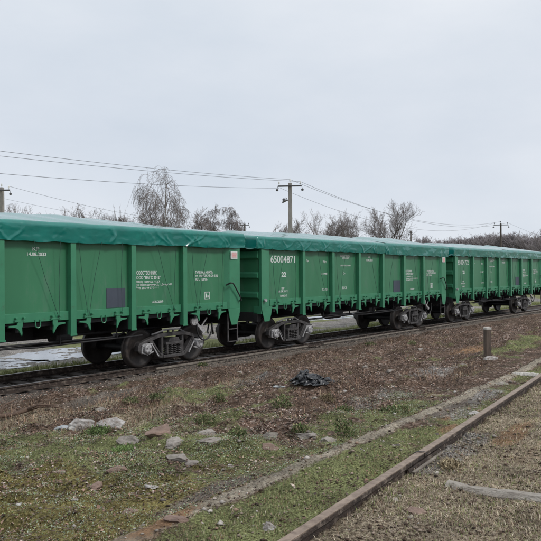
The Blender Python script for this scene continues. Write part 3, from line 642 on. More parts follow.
# ------------------------------------------------------------------ tarpaulins
def tarp(x0, x1, lab, seed, cx, ridge, drop, end0=True, end1=True, lift=.0, crease=1.0):
    """sheet over a wagon top; x0..x1 in the wagon's own coordinates; ridge(x), drop(x) give the heights"""
    L_ = x1-x0; nx = int(L_/.028); rg = np.random.default_rng(seed)
    xs = np.linspace(x0, x1, nx); zE = 3.395+lift
    # cross section parameter: 0 near flap bottom .. 1 far flap bottom
    fl = np.linspace(0, 1, 17); roof = np.linspace(0, 1, 34)[1:-1]
    ties = np.arange(x0+.1, x1, .45)+rg.uniform(-.15, .15, len(np.arange(x0+.1, x1, .45))); tilt = rg.uniform(-1.3, 1.3, len(ties)); amp = rg.uniform(.0, 1.0, len(ties))**1.7*crease
    ties2 = ties+rg.uniform(-.2, .2, len(ties)); tilt2 = rg.uniform(-2.2, 2.2, len(ties))
    rows = []
    for x in xs:
        row = []; zb = drop(x)+.007*math.sin((x-x0)*2*PI/.62)+.03*(float(vnoise(x*2.1, 1, seed))-.5)
        zr_ = ridge(x)
        endk = min(1, max(0, (min(x-x0 if end0 else 9, x1-x if end1 else 9))/.5))
        zr2 = zE+.01+(zr_-zE)*(.35+.65*endk**.6)
        def wr(u, z):
            v = 0.0
            for a, t_, m_ in list(zip(ties, tilt, amp))+list(zip(ties2, tilt2, amp)):
                dd = (x-a)-t_*(z-zb)-.05*math.sin(z*17+a*5)
                if abs(dd) < .06: v += m_*.020*(1-abs(dd)/.06)*(.35+.65*math.sin(PI*min(1, (z-zb)/.34+.15)))
            v += .030*(float(fbm(np.array([x*1.0]), np.array([z*3]), 1.8, 4, seed)[0])-.5)
            return v
        for sd in (0, 1):
            part = []
            for t_ in fl:
                z = zb+(zE-zb)*t_
                y = 1.615-.035*(1-t_)+wr(t_, z)*(1 if sd == 0 else .7)-.04*max(0, t_-.85)/.15
                part.append((x, -y if sd == 0 else y, z-.0+(.008 if t_ == 1 else 0)))
            if sd == 0: row += part
            else: far = part[::-1]
        for t_ in roof:
            y = -1.53+3.06*t_; s_ = 1-abs(2*t_-1); z = zE+.012+(zr2-zE)*(s_**.92)
            z += .022*(float(fbm(np.array([x*1.0]), np.array([y]), 1.1, 4, seed+5)[0])-.5)*min(1, s_*6)+.010*math.sin(x*5.1+y*2)*float(vnoise(x*1.3, y, seed))
            row.append((x, y, z))
        row += far; rows.append(row)
    k = len(rows[0])
    def endflap(row, sg):
        out_ = []
        for j_ in range(1, 9):
            t_ = j_/8; rr_ = []
            for i, (x, y, z) in enumerate(row):
                zz = min(z, max(z-.46*t_, 3.06+.03*math.sin(y*9+seed)-.0))
                yy = y*(1-.03*t_)
                rr_.append((x+sg*(.07+.035*math.sin(y*7+seed)*t_+.02*t_), yy, min(zz, z-.0005*t_)))
            out_.append(rr_)
        return out_
    if end0: rows = endflap(rows[0], -1)[::-1]+rows
    if end1: rows = rows+endflap(rows[-1], 1)
    V = np.array(rows).reshape(-1, 3); n_ = len(rows)
    i = (np.arange(n_-1)[:, None]*k+np.arange(k-1)[None, :]).ravel(); F = np.stack([i, i+k, i+k+1, i+1], 1)
    root = npmesh('tarpaulin', V, F, TARPT, sm=True, loc=(cx, TRK, 0)); tag(root, lab, 'tarpaulin', 'teal tarpaulins tied over the wagons')
    for ci, c0 in enumerate(centres()):
        if not (x0-.1 < c0 < x1+.1): continue
        pairs = [(-.15, .5), (.5, .52)] if ci % 2 else [(-.75, -.45), (-.12, -.43), (.48, .52)]
        for a, b in pairs:
            xa = c0+a
            if not (x0 < xa < x1): continue
            r = MB(); r.tube([(xa, -1.60, drop(xa)+.03), (xa+(b-a)*.5, -1.53, (drop(xa)+1.5)/2-.02), (c0+b, -1.535, 1.42)], .005, 5); r.build('rope', TARPS, root)
    return root
def interp(pts):
    xs_, ys_ = zip(*pts); return lambda x: float(np.interp(x, xs_, ys_))
tarp(-6.62, 6.62, 'teal tarpaulin sheet over the nearest wagon at the left edge', 3, WX-13.92, interp([(-6.6, 3.58), (-.9, 3.68), (1.6, 3.74), (3.9, 3.67), (6.6, 3.55)]), interp([(-6.6, 3.03), (6.6, 3.035)]), crease=1.6, lift=.045)
tarp(-6.66, 1.25, 'teal tarpaulin sheet over the left part of the middle wagon, above the number 65004871', 5, WX, interp([(-6.6, 3.62), (-4, 3.66), (-2, 3.70), (1.3, 3.66)]), interp([(-6.6, 3.04), (1.3, 3.02)]), end1=False, crease=1.2)
tarp(.98, 6.62, 'teal tarpaulin sheet over the right part of the middle wagon, overlapping its neighbour', 8, WX, interp([(.9, 3.62), (1.8, 3.73), (4.3, 3.74), (6.6, 3.62)]), interp([(.9, 2.99), (6.6, 2.97)]), end0=False, lift=.02, crease=.6)
tarp(-6.62, .7, 'teal tarpaulin sheet over the left part of the farthest wagon', 11, WX+13.92, interp([(-6.6, 3.62), (-3, 3.70), (.7, 3.69)]), interp([(-6.6, 3.02), (.7, 3.02)]), end1=False, crease=.5)
tarp(.3, 6.62, 'teal tarpaulin over the right part of the farthest wagon, at the right edge', 14, WX+13.92, interp([(.3, 3.64), (1.5, 3.72), (6.6, 3.64)]), interp([(.3, 3.0), (6.6, 3.0)]), end0=False, lift=.02, crease=.5)

# ------------------------------------------------------------------ poles and wires
def pole(px, depth, ztop, lab, concrete=True, lamp=False, arm=1.7, rz=.5, w=.16):
    p = cam_pt(px, depth, z=-.33); o = empty('utility_pole', p, rz); H = ztop+.33
    b = MB(); n_ = 4 if concrete else 10
    if concrete:
        a, c_ = w, w*.72; b.add([(-a,-a,-.4),(a,-a,-.4),(a,a,-.4),(-a,a,-.4),(-c_,-c_,H),(c_,-c_,H),(c_,c_,H),(-c_,c_,H)], [(0,3,2,1),(4,5,6,7),(0,1,5,4),(1,2,6,5),(2,3,7,6),(3,0,4,7)])
    else: b.tube([(0, 0, -.4), (0, 0, H)], [w, w*.75], 10)
    b.build('shaft', CONC if concrete else WOODP, o, bevel=.02 if concrete else 0)
    MB().box(-arm/2, arm/2, -w-.10, -w-.0, H-.30, H-.20).build('crossarm', IRON, o)
    tips = []
    for sx in (-1, -.0, 1):
        zb = H-.20 if sx else H; k_ = MB(); x = sx*(arm/2-.08); y_ = -w-.05 if sx else 0
        k_.tube([(x, y_, zb), (x, y_, zb+.16)], .015, 6); k_.lathe([(.02, .12), (.06, .12), (.065, .18), (.04, .20), (.055, .22), (.05, .28), (.02, .30)], (x, y_, zb), n=10, axis='z'); k_.build('insulator', PORC if concrete else IRON, o)
        tips.append(o.matrix_basis @ Vector((x, y_, zb+.25)))
    for sx in (-1, 1):
        k_ = MB(); x = sx*(arm/2+.06); k_.lathe([(.03, 0), (.09, .02), (.10, .10), (.06, .16), (.02, .17)], (x, -w-.05, H-.62), n=10, axis='z'); k_.tube([(x, -w-.05, H-.46), (x-sx*.06, -w-.05, H-.25)], .015, 6); k_.build('insulator', IRON, o)
    if lamp:
        k_ = MB(); k_.tube([(-w*.8, -.05, H-1.35), (-.30, -.05, H-1.10), (-.40, -.05, H-1.12)], .025, 8)
        k_.lathe([(.03, .24), (.08, .22), (.12, .10), (.22, .0), (.22, -.03), (.05, -.03)], (0, 0, 0), n=18, axis='z')
        # tilt the bell
        nb_ = 18*6; M_ = Matrix.Translation(Vector((-.40, -.05, H-1.36))) @ Matrix.Rotation(R(-28), 4, 'Y')
        for i in range(len(k_.v)-nb_, len(k_.v)): k_.v[i] = tuple(M_ @ Vector(k_.v[i]))
        k_.build('street_lamp', IRON, o)
    tag(o, lab, 'utility pole'); bpy.context.view_layer.update()
    return [o.matrix_basis @ Vector((s_*(arm/2-.08), -w-.05, H+.05)) for s_ in (-1, 1)]+[o.matrix_basis @ Vector((0, 0, H+.25))]
def zt(py, d): return CAMH+(271.2-py)/FPX*d
RZ1 = math.atan2(rt.y, rt.x)-R(8)
A = pole(290.5, 53, zt(183, 53), 'grey concrete utility pole with a bell lamp, rising behind the middle wagon', lamp=True, arm=1.75, rz=RZ1, w=.17)
Bp = pole(501, 98, zt(224.5, 98), 'dark wooden utility pole in front of the tree line at the right', concrete=False, arm=1.9, rz=RZ1, w=.15)
Cp = pole(2, 55, zt(186, 55), 'utility pole at the left edge of the photo with a curled insulator arm', arm=1.6, rz=RZ1, w=.20)
Dp = pole(245, 110, zt(223.5, 110), 'small distant utility pole above the gap between the two nearer wagons', concrete=False, arm=1.4, rz=RZ1, w=.15)
Ep = pole(411, 125, zt(232, 125), 'thin short utility pole beside the bare tree behind the middle wagon', concrete=False, arm=.5, rz=RZ1, w=.18)
def wire(a, b, sag, lab, r=.0095):
    a = Vector(a); b = Vector(b); pts = [a.lerp(b, t_)-Vector((0, 0, 4*sag*t_*(1-t_))) for t_ in np.linspace(0, 1, 26)]
    o = MB().tube(pts, r, 5).build('overhead_wire', WIRE); tag(o, lab, 'wire', 'overhead wires between the poles')
def past(px, py, depth, pt, k=1.35):
    """continue a wire beyond the frame through a photo point"""
    q_ = cam_pt(px, depth, py=py); return pt+(q_-pt)*k
wire(past(0, 147, 34, A[0]), A[2], .25, 'uppermost overhead wire running left from the concrete pole')
wire(past(0, 151.5, 34, A[0]), A[1], .25, 'overhead wire just under the uppermost, left of the concrete pole')
wire(past(0, 164.5, 33, A[0]), A[0]-Vector((0, 0, .45)), .30, 'lowest of the thick overhead wires left of the concrete pole')
wire(A[2], Bp[2], 1.6, 'upper overhead wire between the concrete pole and the wooden pole on the right', .011)
wire(A[1], Bp[1], 1.7, 'middle overhead wire between the concrete pole and the wooden pole on the right', .011)
wire(A[0]-Vector((0, 0, .4)), Bp[0], 2.0, 'lower overhead wire between the concrete pole and the wooden pole on the right', .010)
wire(Cp[1], Dp[0], 1.0, 'thin upper wire from the pole at the left edge to the small distant pole', .010)
wire(Cp[0]-Vector((0, 0, .7)), Dp[1]-Vector((0, 0, .3)), 1.1, 'thin lower wire from the pole at the left edge to the small distant pole', .008)
wire(Bp[1], past(541, 236, 100, Bp[1], 3), .3, 'wire dropping right from the wooden pole to the edge of the photo', .010)

# ------------------------------------------------------------------ bare trees
BARK = mat('bark', (.115, .098, .085), (.07, .058, .05), sc=3, rough=.95, bump=.4, bsc=12)
TWIG = mat('twigs', (.215, .185, .175), (.145, .122, .115), sc=.8, rough=.95)
TWIGP = mat('twigs_hazed', (.30, .27, .275), (.22, .195, .20), sc=.6, rough=.95)  # purplish twigs, paled in colour to imitate haze on the far trees
BIRCHB = mat('birch_bark', (.34, .33, .31), (.14, .13, .12), sc=3, rough=.9)
def segs_mesh(name, seg, m_, par, n=3):
    P0 = np.array([s[0] for s in seg]); P1 = np.array([s[1] for s in seg]); r0 = np.array([s[2] for s in seg]); r1 = np.array([s[3] for s in seg])
    d = P1-P0; d /= np.maximum(np.linalg.norm(d, axis=1, keepdims=True), 1e-6)
    a = np.cross(d, np.array([.3, .2, 1.0])); a /= np.maximum(np.linalg.norm(a, axis=1, keepdims=True), 1e-6); b = np.cross(d, a); V = []
    for P, r in ((P0, r0), (P1, r1)):
        for k in range(n):
            t_ = 2*PI*k/n; V.append(P+(a*math.cos(t_)+b*math.sin(t_))*r[:, None])
    V = np.stack(V, 1).reshape(-1, 3); i = np.arange(len(seg))*2*n
    F = np.concatenate([np.stack([i+k, i+(k+1) % n, i+n+(k+1) % n, i+n+k], 1) for k in range(n)])
    return npmesh(name, V, F, m_, par)
def tree(name, loc, H, spread, lab, seed, kind='round', twig=None, group=None, detail=1.0, lean=0.0, cat='tree', trunks=1, minr=.010, wide=1.0):
    rd = random.Random(seed); root = empty(name, loc); thick = []; thin = []
    def rv(s): return Vector((rd.gauss(0, s), rd.gauss(0, s), rd.gauss(0, s)))
    ew = {'round': .42, 'weep': .23, 'poplar': .075}[kind]*wide
    def inside(p, k):
        z = p.z/H; rr = math.hypot(p.x-lean*p.z, p.y)/H
        if kind == 'round': return (rr/(ew*k))**2+((z-.60)/(.41*k))**2 < 1 or z < .22
        if kind == 'weep': return z < 1.02*k and rr < k*ew*(min(1, max(.12, (1.04-z)*2.1))**.8)
        return z < 1.02*k and rr < k*ew*min(1, max(.15, (1.04-z)*2.2))
    def grow(p, d, L_, r, lev):
        kk = rd.uniform(.86, 1.03)
        steps = 5 if lev < 2 else 4; sl_ = L_/steps
        for i in range(steps):
            if kind == 'weep' and lev >= 2: d = (d+Vector((0, 0, -.22 if lev == 2 else -.55))+rv(.10)).normalized()
            elif kind == 'poplar': d = (d+Vector((0, 0, .28 if lev else 0))+rv(.05)).normalized()
            else: d = (d+Vector((0, 0, .10 if lev else .05))+rv(.13 if lev else .06)).normalized()
            if lev and not inside(p+d*sl_, kk): return
            q = p+d*sl_; r2 = max(r*((.86 if kind == 'round' else .70) if lev == 0 else .86 if lev < 3 else .8), minr*.6)
            (thick if r > .045 else thin).append((tuple(p), tuple(q), max(r, minr), max(r2, minr*.8)))
            p = q; r = r2
            if lev < 4:
                nb_ = {0: ((2 if kind == 'round' else 3) if i >= 1 else (1 if kind != 'round' else 0)), 1: 2, 2: (3 if kind == 'weep' else 2), 3: (1 if kind != 'round' else 3)}[lev]
                if lev >= 2: nb_ = nb_ if rd.random() < detail else nb_-1
                for _ in range(nb_):
                    az_ = rd.uniform(0, 2*PI); sp_ = {'round': (rd.uniform(.55, 1.15) if lev == 0 else rd.uniform(.4, .95)), 'weep': rd.uniform(.45, .95), 'poplar': rd.uniform(.2, .4)}[kind]
                    a = d.cross(Vector((math.cos(az_), math.sin(az_), .3))).normalized(); nd = (d*math.cos(sp_)+a*math.sin(sp_)).normalized()
                    fac = {0: spread*(1.28-.16*i if kind == 'round' else 1-.10*i), 1: .56, 2: .55, 3: .55}[lev]
                    if kind == 'weep' and lev >= 2: fac *= 1.35
                    grow(p, nd, L_*fac*rd.uniform(.7, 1.1), r*(.58 if lev == 0 else .6), lev+1)
    for k in range(trunks):
        grow(Vector((rd.uniform(-.3, .3)*(trunks > 1), rd.uniform(-.3, .3)*(trunks > 1), -.2)), Vector((lean+rd.uniform(-.12, .12)*(trunks > 1)*2, rd.uniform(-.15, .15)*(trunks > 1), 1)).normalized(), H*(.55 if kind == 'round' else .78), H*(.019 if kind == 'round' else .016), 0)
    segs_mesh('trunk', thick, BARK if kind != 'weep' else BIRCHB, root, 6); segs_mesh('crown', thin, twig or TWIG, root, 3)
    tag(root, lab, cat, group); 
    # scale so the top stands at H
    top = max(max(s[1][2] for s in thin), .1); sc_ = H/top; root.scale = (sc_, sc_, sc_)
    return root
def tr(px, depth, pytop, *a, **k): return cam_pt(px, depth, z=-.35), zt(pytop, depth)+.35
def T_(px, depth, pytop, spread, lab, seed, **k):
    loc, H = tr(px, depth, pytop); return tree('bare_tree', loc, H, spread, lab, seed, **k)
loc, H = tr(157, 66, 166); tree('birch_tree', loc, H, .50, 'tall weeping birch, bare, rising behind the nearest wagon', 21, kind='weep', minr=.0085, detail=.75)
loc, H = tr(196, 80, 205); tree('bare_tree', loc, H, .55, 'open bare tree just right of the weeping birch', 5, detail=.5, minr=.010)
loc, H = tr(176, 78, 197); tree('birch_tree', loc, H, .5, 'lower drooping birch close behind the right side of the tall birch', 9, kind='weep', detail=.35, minr=.008)
loc, H = tr(212, 84, 203); tree('birch_tree', loc, H, .30, 'slim bare birch, left one of the pair left of the small distant pole', 31, kind='weep', detail=.45, minr=.009)
loc, H = tr(224, 84, 202); tree('birch_tree', loc, H, .30, 'slim bare birch, right one of the pair left of the small distant pole', 33, kind='weep', detail=.55, minr=.009)
loc, H = tr(234, 86, 212); tree('birch_tree', loc, H, .34, 'short drooping birch nearest the small distant pole', 35, kind='weep', detail=.4, minr=.009)
T_(327, 88, 206, .85, 'rounded bare tree, left one of the two behind the middle wagon', 41, wide=1.1, trunks=1, detail=.55, minr=.009)
T_(341, 94, 210, .80, 'rounded bare tree partly behind its left neighbour, behind the middle wagon', 43, trunks=1, detail=.4, minr=.009, wide=.7)
T_(384, 92, 199, .85, 'large fan-shaped bare tree behind the right part of the middle wagon', 47, wide=1.2, trunks=1, detail=.6, minr=.009)
T_(300, 120, 217, .85, 'small bare tree immediately right of the concrete pole', 51, minr=.015, detail=.6, wide=.7)
T_(283, 125, 221, .8, 'low bare tree immediately left of the concrete pole', 53, wide=.5, detail=.6, minr=.015)
# left-hand distant trees
protoR = None
def distant(px, depth, pytop, proto, lab, group, wide=1.0):
    loc, H = tr(px, depth, pytop); c = copy_tree(proto); c.location = loc; s_ = H/proto['h0']; c.scale = tuple(v*s_ for v in (proto.scale[0]*wide, proto.scale[1]*wide, proto.scale[2])); c.rotation_euler = (0, 0, random.uniform(0, 6.2)); del c['h0']
    tag(c, lab, 'tree', group); return c
loc, H = tr(88, 150, 202.5); PA = tree('bare_tree', loc, H, .85, 'low spreading bare tree left of the slim poplars, above the nearest wagon', 61, minr=.017, detail=.35); PA['h0'] = H
loc, H = tr(113, 150, 203.5); PB = tree('poplar_tree', loc, H, .34, 'slim bare poplar, left one of the row of three above the nearest wagon', 63, kind='poplar', minr=.016, detail=.3, wide=1.25); PB['h0'] = H
distant(120.5, 150, 203, PB, 'slim bare poplar, middle one of the row of three above the nearest wagon', 'bare poplars')
distant(127, 152, 206, PB, 'slim bare poplar, right one of the row of three above the nearest wagon', 'bare poplars'); PB['group'] = 'bare poplars'
distant(76, 150, 201, PB, 'bare poplar standing left of the low spreading tree above the nearest wagon', 'bare poplars', 2.0)
G_ = 'small distant bare trees at the left'
for px, dp, py, wd, lb in ((20, 130, 201, 1.0, 'small distant bare tree second from the left-edge pole'), (33, 135, 203, .9, 'small distant bare tree third from the left-edge pole'), (7, 120, 201, .7, 'small distant bare tree right beside the left-edge pole'),
                       (58, 150, 205, .7, 'small lone bare tree left of the poplars'), (103, 165, 206, 1.2, 'thin bare tree between the low spreading tree and the row of three poplars'), (140, 150, 208, 1.0, 'thin bare tree just left of the weeping birch')):
    distant(px, dp, py, PA, lb, G_, wd)
# tree line at the right
loc, H = tr(430, 170, 236); PC = tree('bare_tree', loc, H, .85, 'bare tree at the left end of the right-hand tree line', 71, twig=TWIGP, trunks=1, minr=.020, detail=.9); PC['h0'] = H; PC['group'] = 'right-hand tree line'
loc, H = tr(448, 175, 238); PD = tree('bare_tree', loc, H, .9, 'second bare tree from the left end of the right-hand tree line', 73, twig=TWIGP, trunks=1, minr=.020, detail=.8); PD['h0'] = H; PD['group'] = 'right-hand tree line'
ords = ['third', 'fourth', 'fifth', 'sixth', 'seventh', 'eighth', 'ninth', 'tenth', 'eleventh', 'twelfth', 'thirteenth', 'fourteenth', 'fifteenth', 'sixteenth']
line = [(398, 172, 239, 1.3), (412, 168, 240, 1.3), (439, 180, 236.5, 1.5), (457, 178, 238, 1.5), (467, 172, 236.5, 1.5), (478, 180, 234, 1.4), (486, 176, 235, 1.4), (495, 172, 234.5, 1.4), (504, 180, 233, 1.3), (511, 168, 232.5, 1.3), (519, 176, 236, 1.4), (527, 170, 237, 1.4), (536, 160, 232.5, 1.3), (546, 150, 229, 1.3)]
lbls = ['low bare tree left of the thin short pole', 'low bare tree right behind the thin short pole']
for i, (px, dp, py, wd) in enumerate(line):
    lb = lbls[i] if i < 2 else 'bare tree, %s from the left in the right-hand tree line' % ords[i-2]
    if i == len(line)-1: lb = 'taller bare tree at the right edge of the photo'
    distant(px, dp, py, PC if i % 2 else PD, lb, 'right-hand tree line', wd)
# far low belt of brush along the horizon
def brush():
    V = []; seg = []
    rd = random.Random(5)
    for i in range(5200):
        px = rd.uniform(380, 575); dp = rd.uniform(180, 205); p = cam_pt(px, dp, z=-.3); h_ = rd.uniform(1.5, 5.5)*(0.6+.7*float(vnoise(px*.09, 2, 3)))
        q = p+Vector((rd.gauss(0, .9), rd.gauss(0, .9), h_)); m_ = p.lerp(q, .5)+Vector((rd.gauss(0, .3), rd.gauss(0, .3), 0))
        seg.append((tuple(p), tuple(m_), .05, .035)); seg.append((tuple(m_), tuple(q), .035, .02))
        for _ in range(2):
            seg.append((tuple(m_), tuple(m_+Vector((rd.gauss(0, 1.0), rd.gauss(0, 1.0), rd.uniform(.8, 2.5)))), .025, .015))
    o = segs_mesh('brushwood', seg, TWIGP, None, 3); tag(o, 'dense purplish-brown bare brushwood filling the foot of the right-hand tree line', 'brushwood', kind='stuff')
brush()

# ------------------------------------------------------------------ small ground cover
def scatter(n, x0, x1, y0, y1): return rng.uniform(x0, x1, n), rng.uniform(y0, y1, n)
def polar(n, r0, r1, half=R(31), pw=1.0):
    r = (r0**(2-pw)+(r1**(2-pw)-r0**(2-pw))*rng.random(n))**(1/(2-pw)); a = math.atan2(FW.y, FW.x)+rng.uniform(-half, half, n); return r*np.cos(a), r*np.sin(a)
def blades(name, X, Y, hmin, hmax, wid, cols, lab, bend=.6, cat='grass', hs=None):
    n = len(X); Z = hgt(X, Y)-.006; az_ = rng.uniform(0, 2*PI, n); h_ = rng.uniform(hmin, hmax, n)*(hs if hs is not None else 1); b = rng.uniform(.15, 1, n)*bend
    dx, dy = np.cos(az_), np.sin(az_); w_ = wid*rng.uniform(.6, 1.3, n)*(1+np.hypot(X, Y)/25)
    P = []
    for t_, k in ((0, 1), (.55, .75), (1, 0.06)):
        cx_ = X+dx*h_*b*t_**1.7; cy_ = Y+dy*h_*b*t_**1.7; cz = Z+h_*t_*np.sqrt(np.maximum(1-(b*t_)**2*.55, .1))
        P.append(np.stack([cx_-dy*w_*k, cy_+dx*w_*k, cz], 1)); P.append(np.stack([cx_+dy*w_*k, cy_-dx*w_*k, cz], 1))
    V = np.stack(P, 1).reshape(-1, 3); i = np.arange(n)*6
    F = np.concatenate([np.stack([i, i+1, i+3, i+2], 1), np.stack([i+2, i+3, i+5, i+4], 1)])
    cols = np.array(cols); ci = cols[rng.integers(0, len(cols), n)]*rng.uniform(.7, 1.3, (n, 1)); cc = np.repeat(ci, 6, 0)
    o = npmesh(name, V, F, BLM, col=cc); tag(o, lab, cat, kind='stuff'); return o
BLM = vcmat('grass_blades'); LEM = vcmat('leaves', rough=.7); GVM = vcmat('gravel_stone', rough=.9, amt=.15)
def leaves(name, X, Y, size, cols, lab, cat, lift=.012, flat=.5):
    n = len(X); Z = hgt(X, Y)+rng.uniform(0, lift, n)+.004; az_ = rng.uniform(0, 2*PI, n); s_ = size*rng.uniform(.5, 1.3, n); tl = rng.uniform(-flat, flat, n); tr_ = rng.uniform(-flat, flat, n)
    ux = np.stack([np.cos(az_), np.sin(az_), tl], 1); vx = np.stack([-np.sin(az_), np.cos(az_), tr_], 1)*.6; c0 = np.stack([X, Y, Z], 1); s3 = s_[:, None]
    up_ = np.zeros((n, 3)); up_[:, 2] = rng.uniform(-.1, .35, n)*s_
    V = np.stack([c0-ux*s3*.5, c0+vx*s3*.5+up_*.3, c0+ux*s3*.5, c0-vx*s3*.5+up_], 1).reshape(-1, 3); i = np.arange(n)*4
    F = np.concatenate([np.stack([i, i+1, i+2], 1), np.stack([i, i+2, i+3], 1)])
    cols = np.array(cols); ci = cols[rng.integers(0, len(cols), n)]*rng.uniform(.65, 1.35, (n, 1))
    o = npmesh(name, V, F, LEM, col=np.repeat(ci, 4, 0)); tag(o, lab, cat, kind='stuff'); return o
def pebbles(name, X, Y, size, cols, lab, cat='gravel', sink=.3):
    n = len(X); s_ = size*(.5+rng.pareto(3.2, n)).clip(.4, 3.2); Z = hgt(X, Y)+s_*(.5-sink)
    base = np.array([(0,0,1),(1,0,0),(0,1,0),(-1,0,0),(0,-1,0),(0,0,-1)], float); fc_ = np.array([(0,1,2),(0,2,3),(0,3,4),(0,4,1),(5,2,1),(5,3,2),(5,4,3),(5,1,4)])
    az_ = rng.uniform(0, 2*PI, n); V = base[None]*rng.uniform(.6, 1.2, (n, 6, 1)); V[:, :, 2] *= .6; V[:, :, 0] *= rng.uniform(.7, 1.5, (n, 1))
    c_, s__ = np.cos(az_)[:, None], np.sin(az_)[:, None]; x_ = V[:, :, 0]*c_-V[:, :, 1]*s__; y_ = V[:, :, 0]*s__+V[:, :, 1]*c_
    V = np.stack([x_, y_, V[:, :, 2]], 2)*s_[:, None, None]+np.stack([X, Y, Z], 1)[:, None]
    F = (fc_[None]+(np.arange(n)*6)[:, None, None]).reshape(-1, 3)
    cols = np.array(cols); ci = cols[rng.integers(0, len(cols), n)]*rng.uniform(.75, 1.2, (n, 1))
    o = npmesh(name, V.reshape(-1, 3), F, GVM, col=np.repeat(ci, 6, 0)); tag(o, lab, cat, kind='stuff'); return o
# fresh grass
X, Y = polar(950000, 2.8, 22, pw=.9); g, dry, gr, ru, ba, oil, mo, ed = zones(X, Y); t, q = tq(X, Y)
cl = fbm(X, Y, 3.2, 3, 61); dens = g*(.12+.88*smooth(.32, .56, cl))*(1-ba)*(1-.8*ed)*(Y < 12.4); offr = (np.abs(q) > .05)
k = (rng.random(len(X)) < dens*.55) & offr & ~((q > .95) & (rng.random(len(X)) > .42))
GC = [(.165, .195, .070), (.21, .245, .095), (.10, .13, .045), (.265, .29, .135), (.31, .27, .14), (.15, .195, .085), (.37, .33, .22), (.20, .13, .08), (.26, .20, .12)]
blades('grass', X[k], Y[k], .010, .034, .0016, GC, 'short fresh green grass growing in patches on both sides of the shoulder', hs=.6+cl[k])
# dry grass
X, Y = polar(1080000, 2.6, 20, pw=1.0); g, dry, gr, ru, ba, oil, mo, ed = zones(X, Y); t, q = tq(X, Y); cl = fbm(X, Y, 2.6, 3, 71)
dens = dry*(.40+.60*smooth(.26, .56, cl))*(1-.8*gr)*(1-ba)*(1-.7*ru); k = (rng.random(len(X)) < dens*.75) & ((np.abs(q) > .05) & (np.abs(q+1.593) > .05)) & (Y < 12.6)
DC = [(.42, .35, .25), (.31, .25, .17), (.54, .47, .36), (.16, .115, .08), (.17, .20, .07), (.32, .27, .20), (.13, .17, .05), (.22, .15, .10), (.12, .085, .06)]
blades('dry_grass', X[k], Y[k], .010, .048, .0014, DC, 'matted pale dry grass between and beside the rails of the siding', bend=1.6, hs=.5+cl[k])
# grey-green creeping leaves
X, Y = polar(620000, 3.6, 14, pw=1.0); g, dry, gr, ru, ba, oil, mo, ed = zones(X, Y); t, q = tq(X, Y); cl = fbm(X, Y, 3.0, 3, 81)
band = np.exp(-((t-2.6)/1.2)**2)*smooth(1.5, 2.2, q)*smooth(6.5, 5.0, q); k = (rng.random(len(X)) < np.clip(g*smooth(.36, .60, cl)*.6*(1-.55*mo)+.8*band*smooth(.38, .55, cl)*(g+.2), 0, .95)) & (q > .9) & (Y < 12.3)
leaves('creeping_weed', X[k], Y[k], .013, [(.15, .19, .12), (.21, .26, .18), (.11, .15, .075), (.14, .185, .07), (.29, .33, .26), (.22, .155, .10), (.19, .18, .07), (.16, .10, .065)], 'grey-green creeping weeds over the low ground beyond the shoulder', 'weeds', lift=.03, flat=.7)
# fallen leaves
X, Y = polar(620000, 5, 30, pw=1.0); g, dry, gr, ru, ba, oil, mo, ed = zones(X, Y); t, q = tq(X, Y); cl = fbm(X, Y, 1.4, 4, 91)
dens = smooth(1.2, 2.4, q)*(.12+.88*smooth(.40, .60, cl))*(1-g*.85)*smooth(12.9, 12.0, Y); k = rng.random(len(X)) < (dens*.40+.02*(q > .1)*(Y < 12.6))
leaves('leaf_litter', X[k], Y[k], .034, [(.155, .085, .060), (.21, .13, .095), (.09, .052, .038), (.29, .205, .16), (.37, .30, .26), (.17, .10, .070), (.12, .085, .068), (.06, .038, .030), (.05, .032, .026)], 'brown fallen leaves covering the slope between the siding and the train', 'fallen leaves')
# gravel
X, Y = polar(240000, 3, 26, pw=1.0); g, dry, gr, ru, ba, oil, mo, ed = zones(X, Y); t, q = tq(X, Y)
k = (rng.random(len(X)) < np.clip(gr*.55+ed*.04+.006+.02*(q > 1.5), 0, 1)*(Y < 13)) & (np.abs(q) > .06) & (np.abs(q+1.593) > .06)
pebbles('gravel', X[k], Y[k], .010, [(.28, .25, .22), (.20, .175, .15), (.36, .33, .30), (.16, .12, .09), (.26, .18, .13)], 'loose grey gravel and stone chips scattered over the ground')
X, Y = polar(420000, 2.8, 13, pw=1.15); g, dry, gr, ru, ba, oil, mo, ed = zones(X, Y); t, q = tq(X, Y); k = (np.abs(q) > .06) & (np.abs(q+1.593) > .06) & (rng.random(len(X)) < (.07+.30*smooth(.4, .65, fbm(X, Y, 2.4, 3, 99)))*(1-.75*g)*(1-.85*ed)) & (Y < 12.6)
pebbles('soil_crumbs', X[k], Y[k], .0065, [(.055, .035, .024), (.10, .065, .045), (.16, .115, .085), (.075, .052, .036), (.24, .19, .15), (.035, .024, .018)], 'small crumbs of dark earth and debris over the ground', 'earth', sink=.2)
X, Y = scatter(26000, 2, 46, 12.6, 16.0); k = (np.abs(np.abs(Y-TRK)-.79) > .07)
pebbles('ballast', X[k], Y[k], .024, [(.07, .06, .055), (.10, .088, .078), (.05, .042, .038), (.14, .12, .10)], 'dirty dark ballast stones under the train', 'ballast', sink=.25)
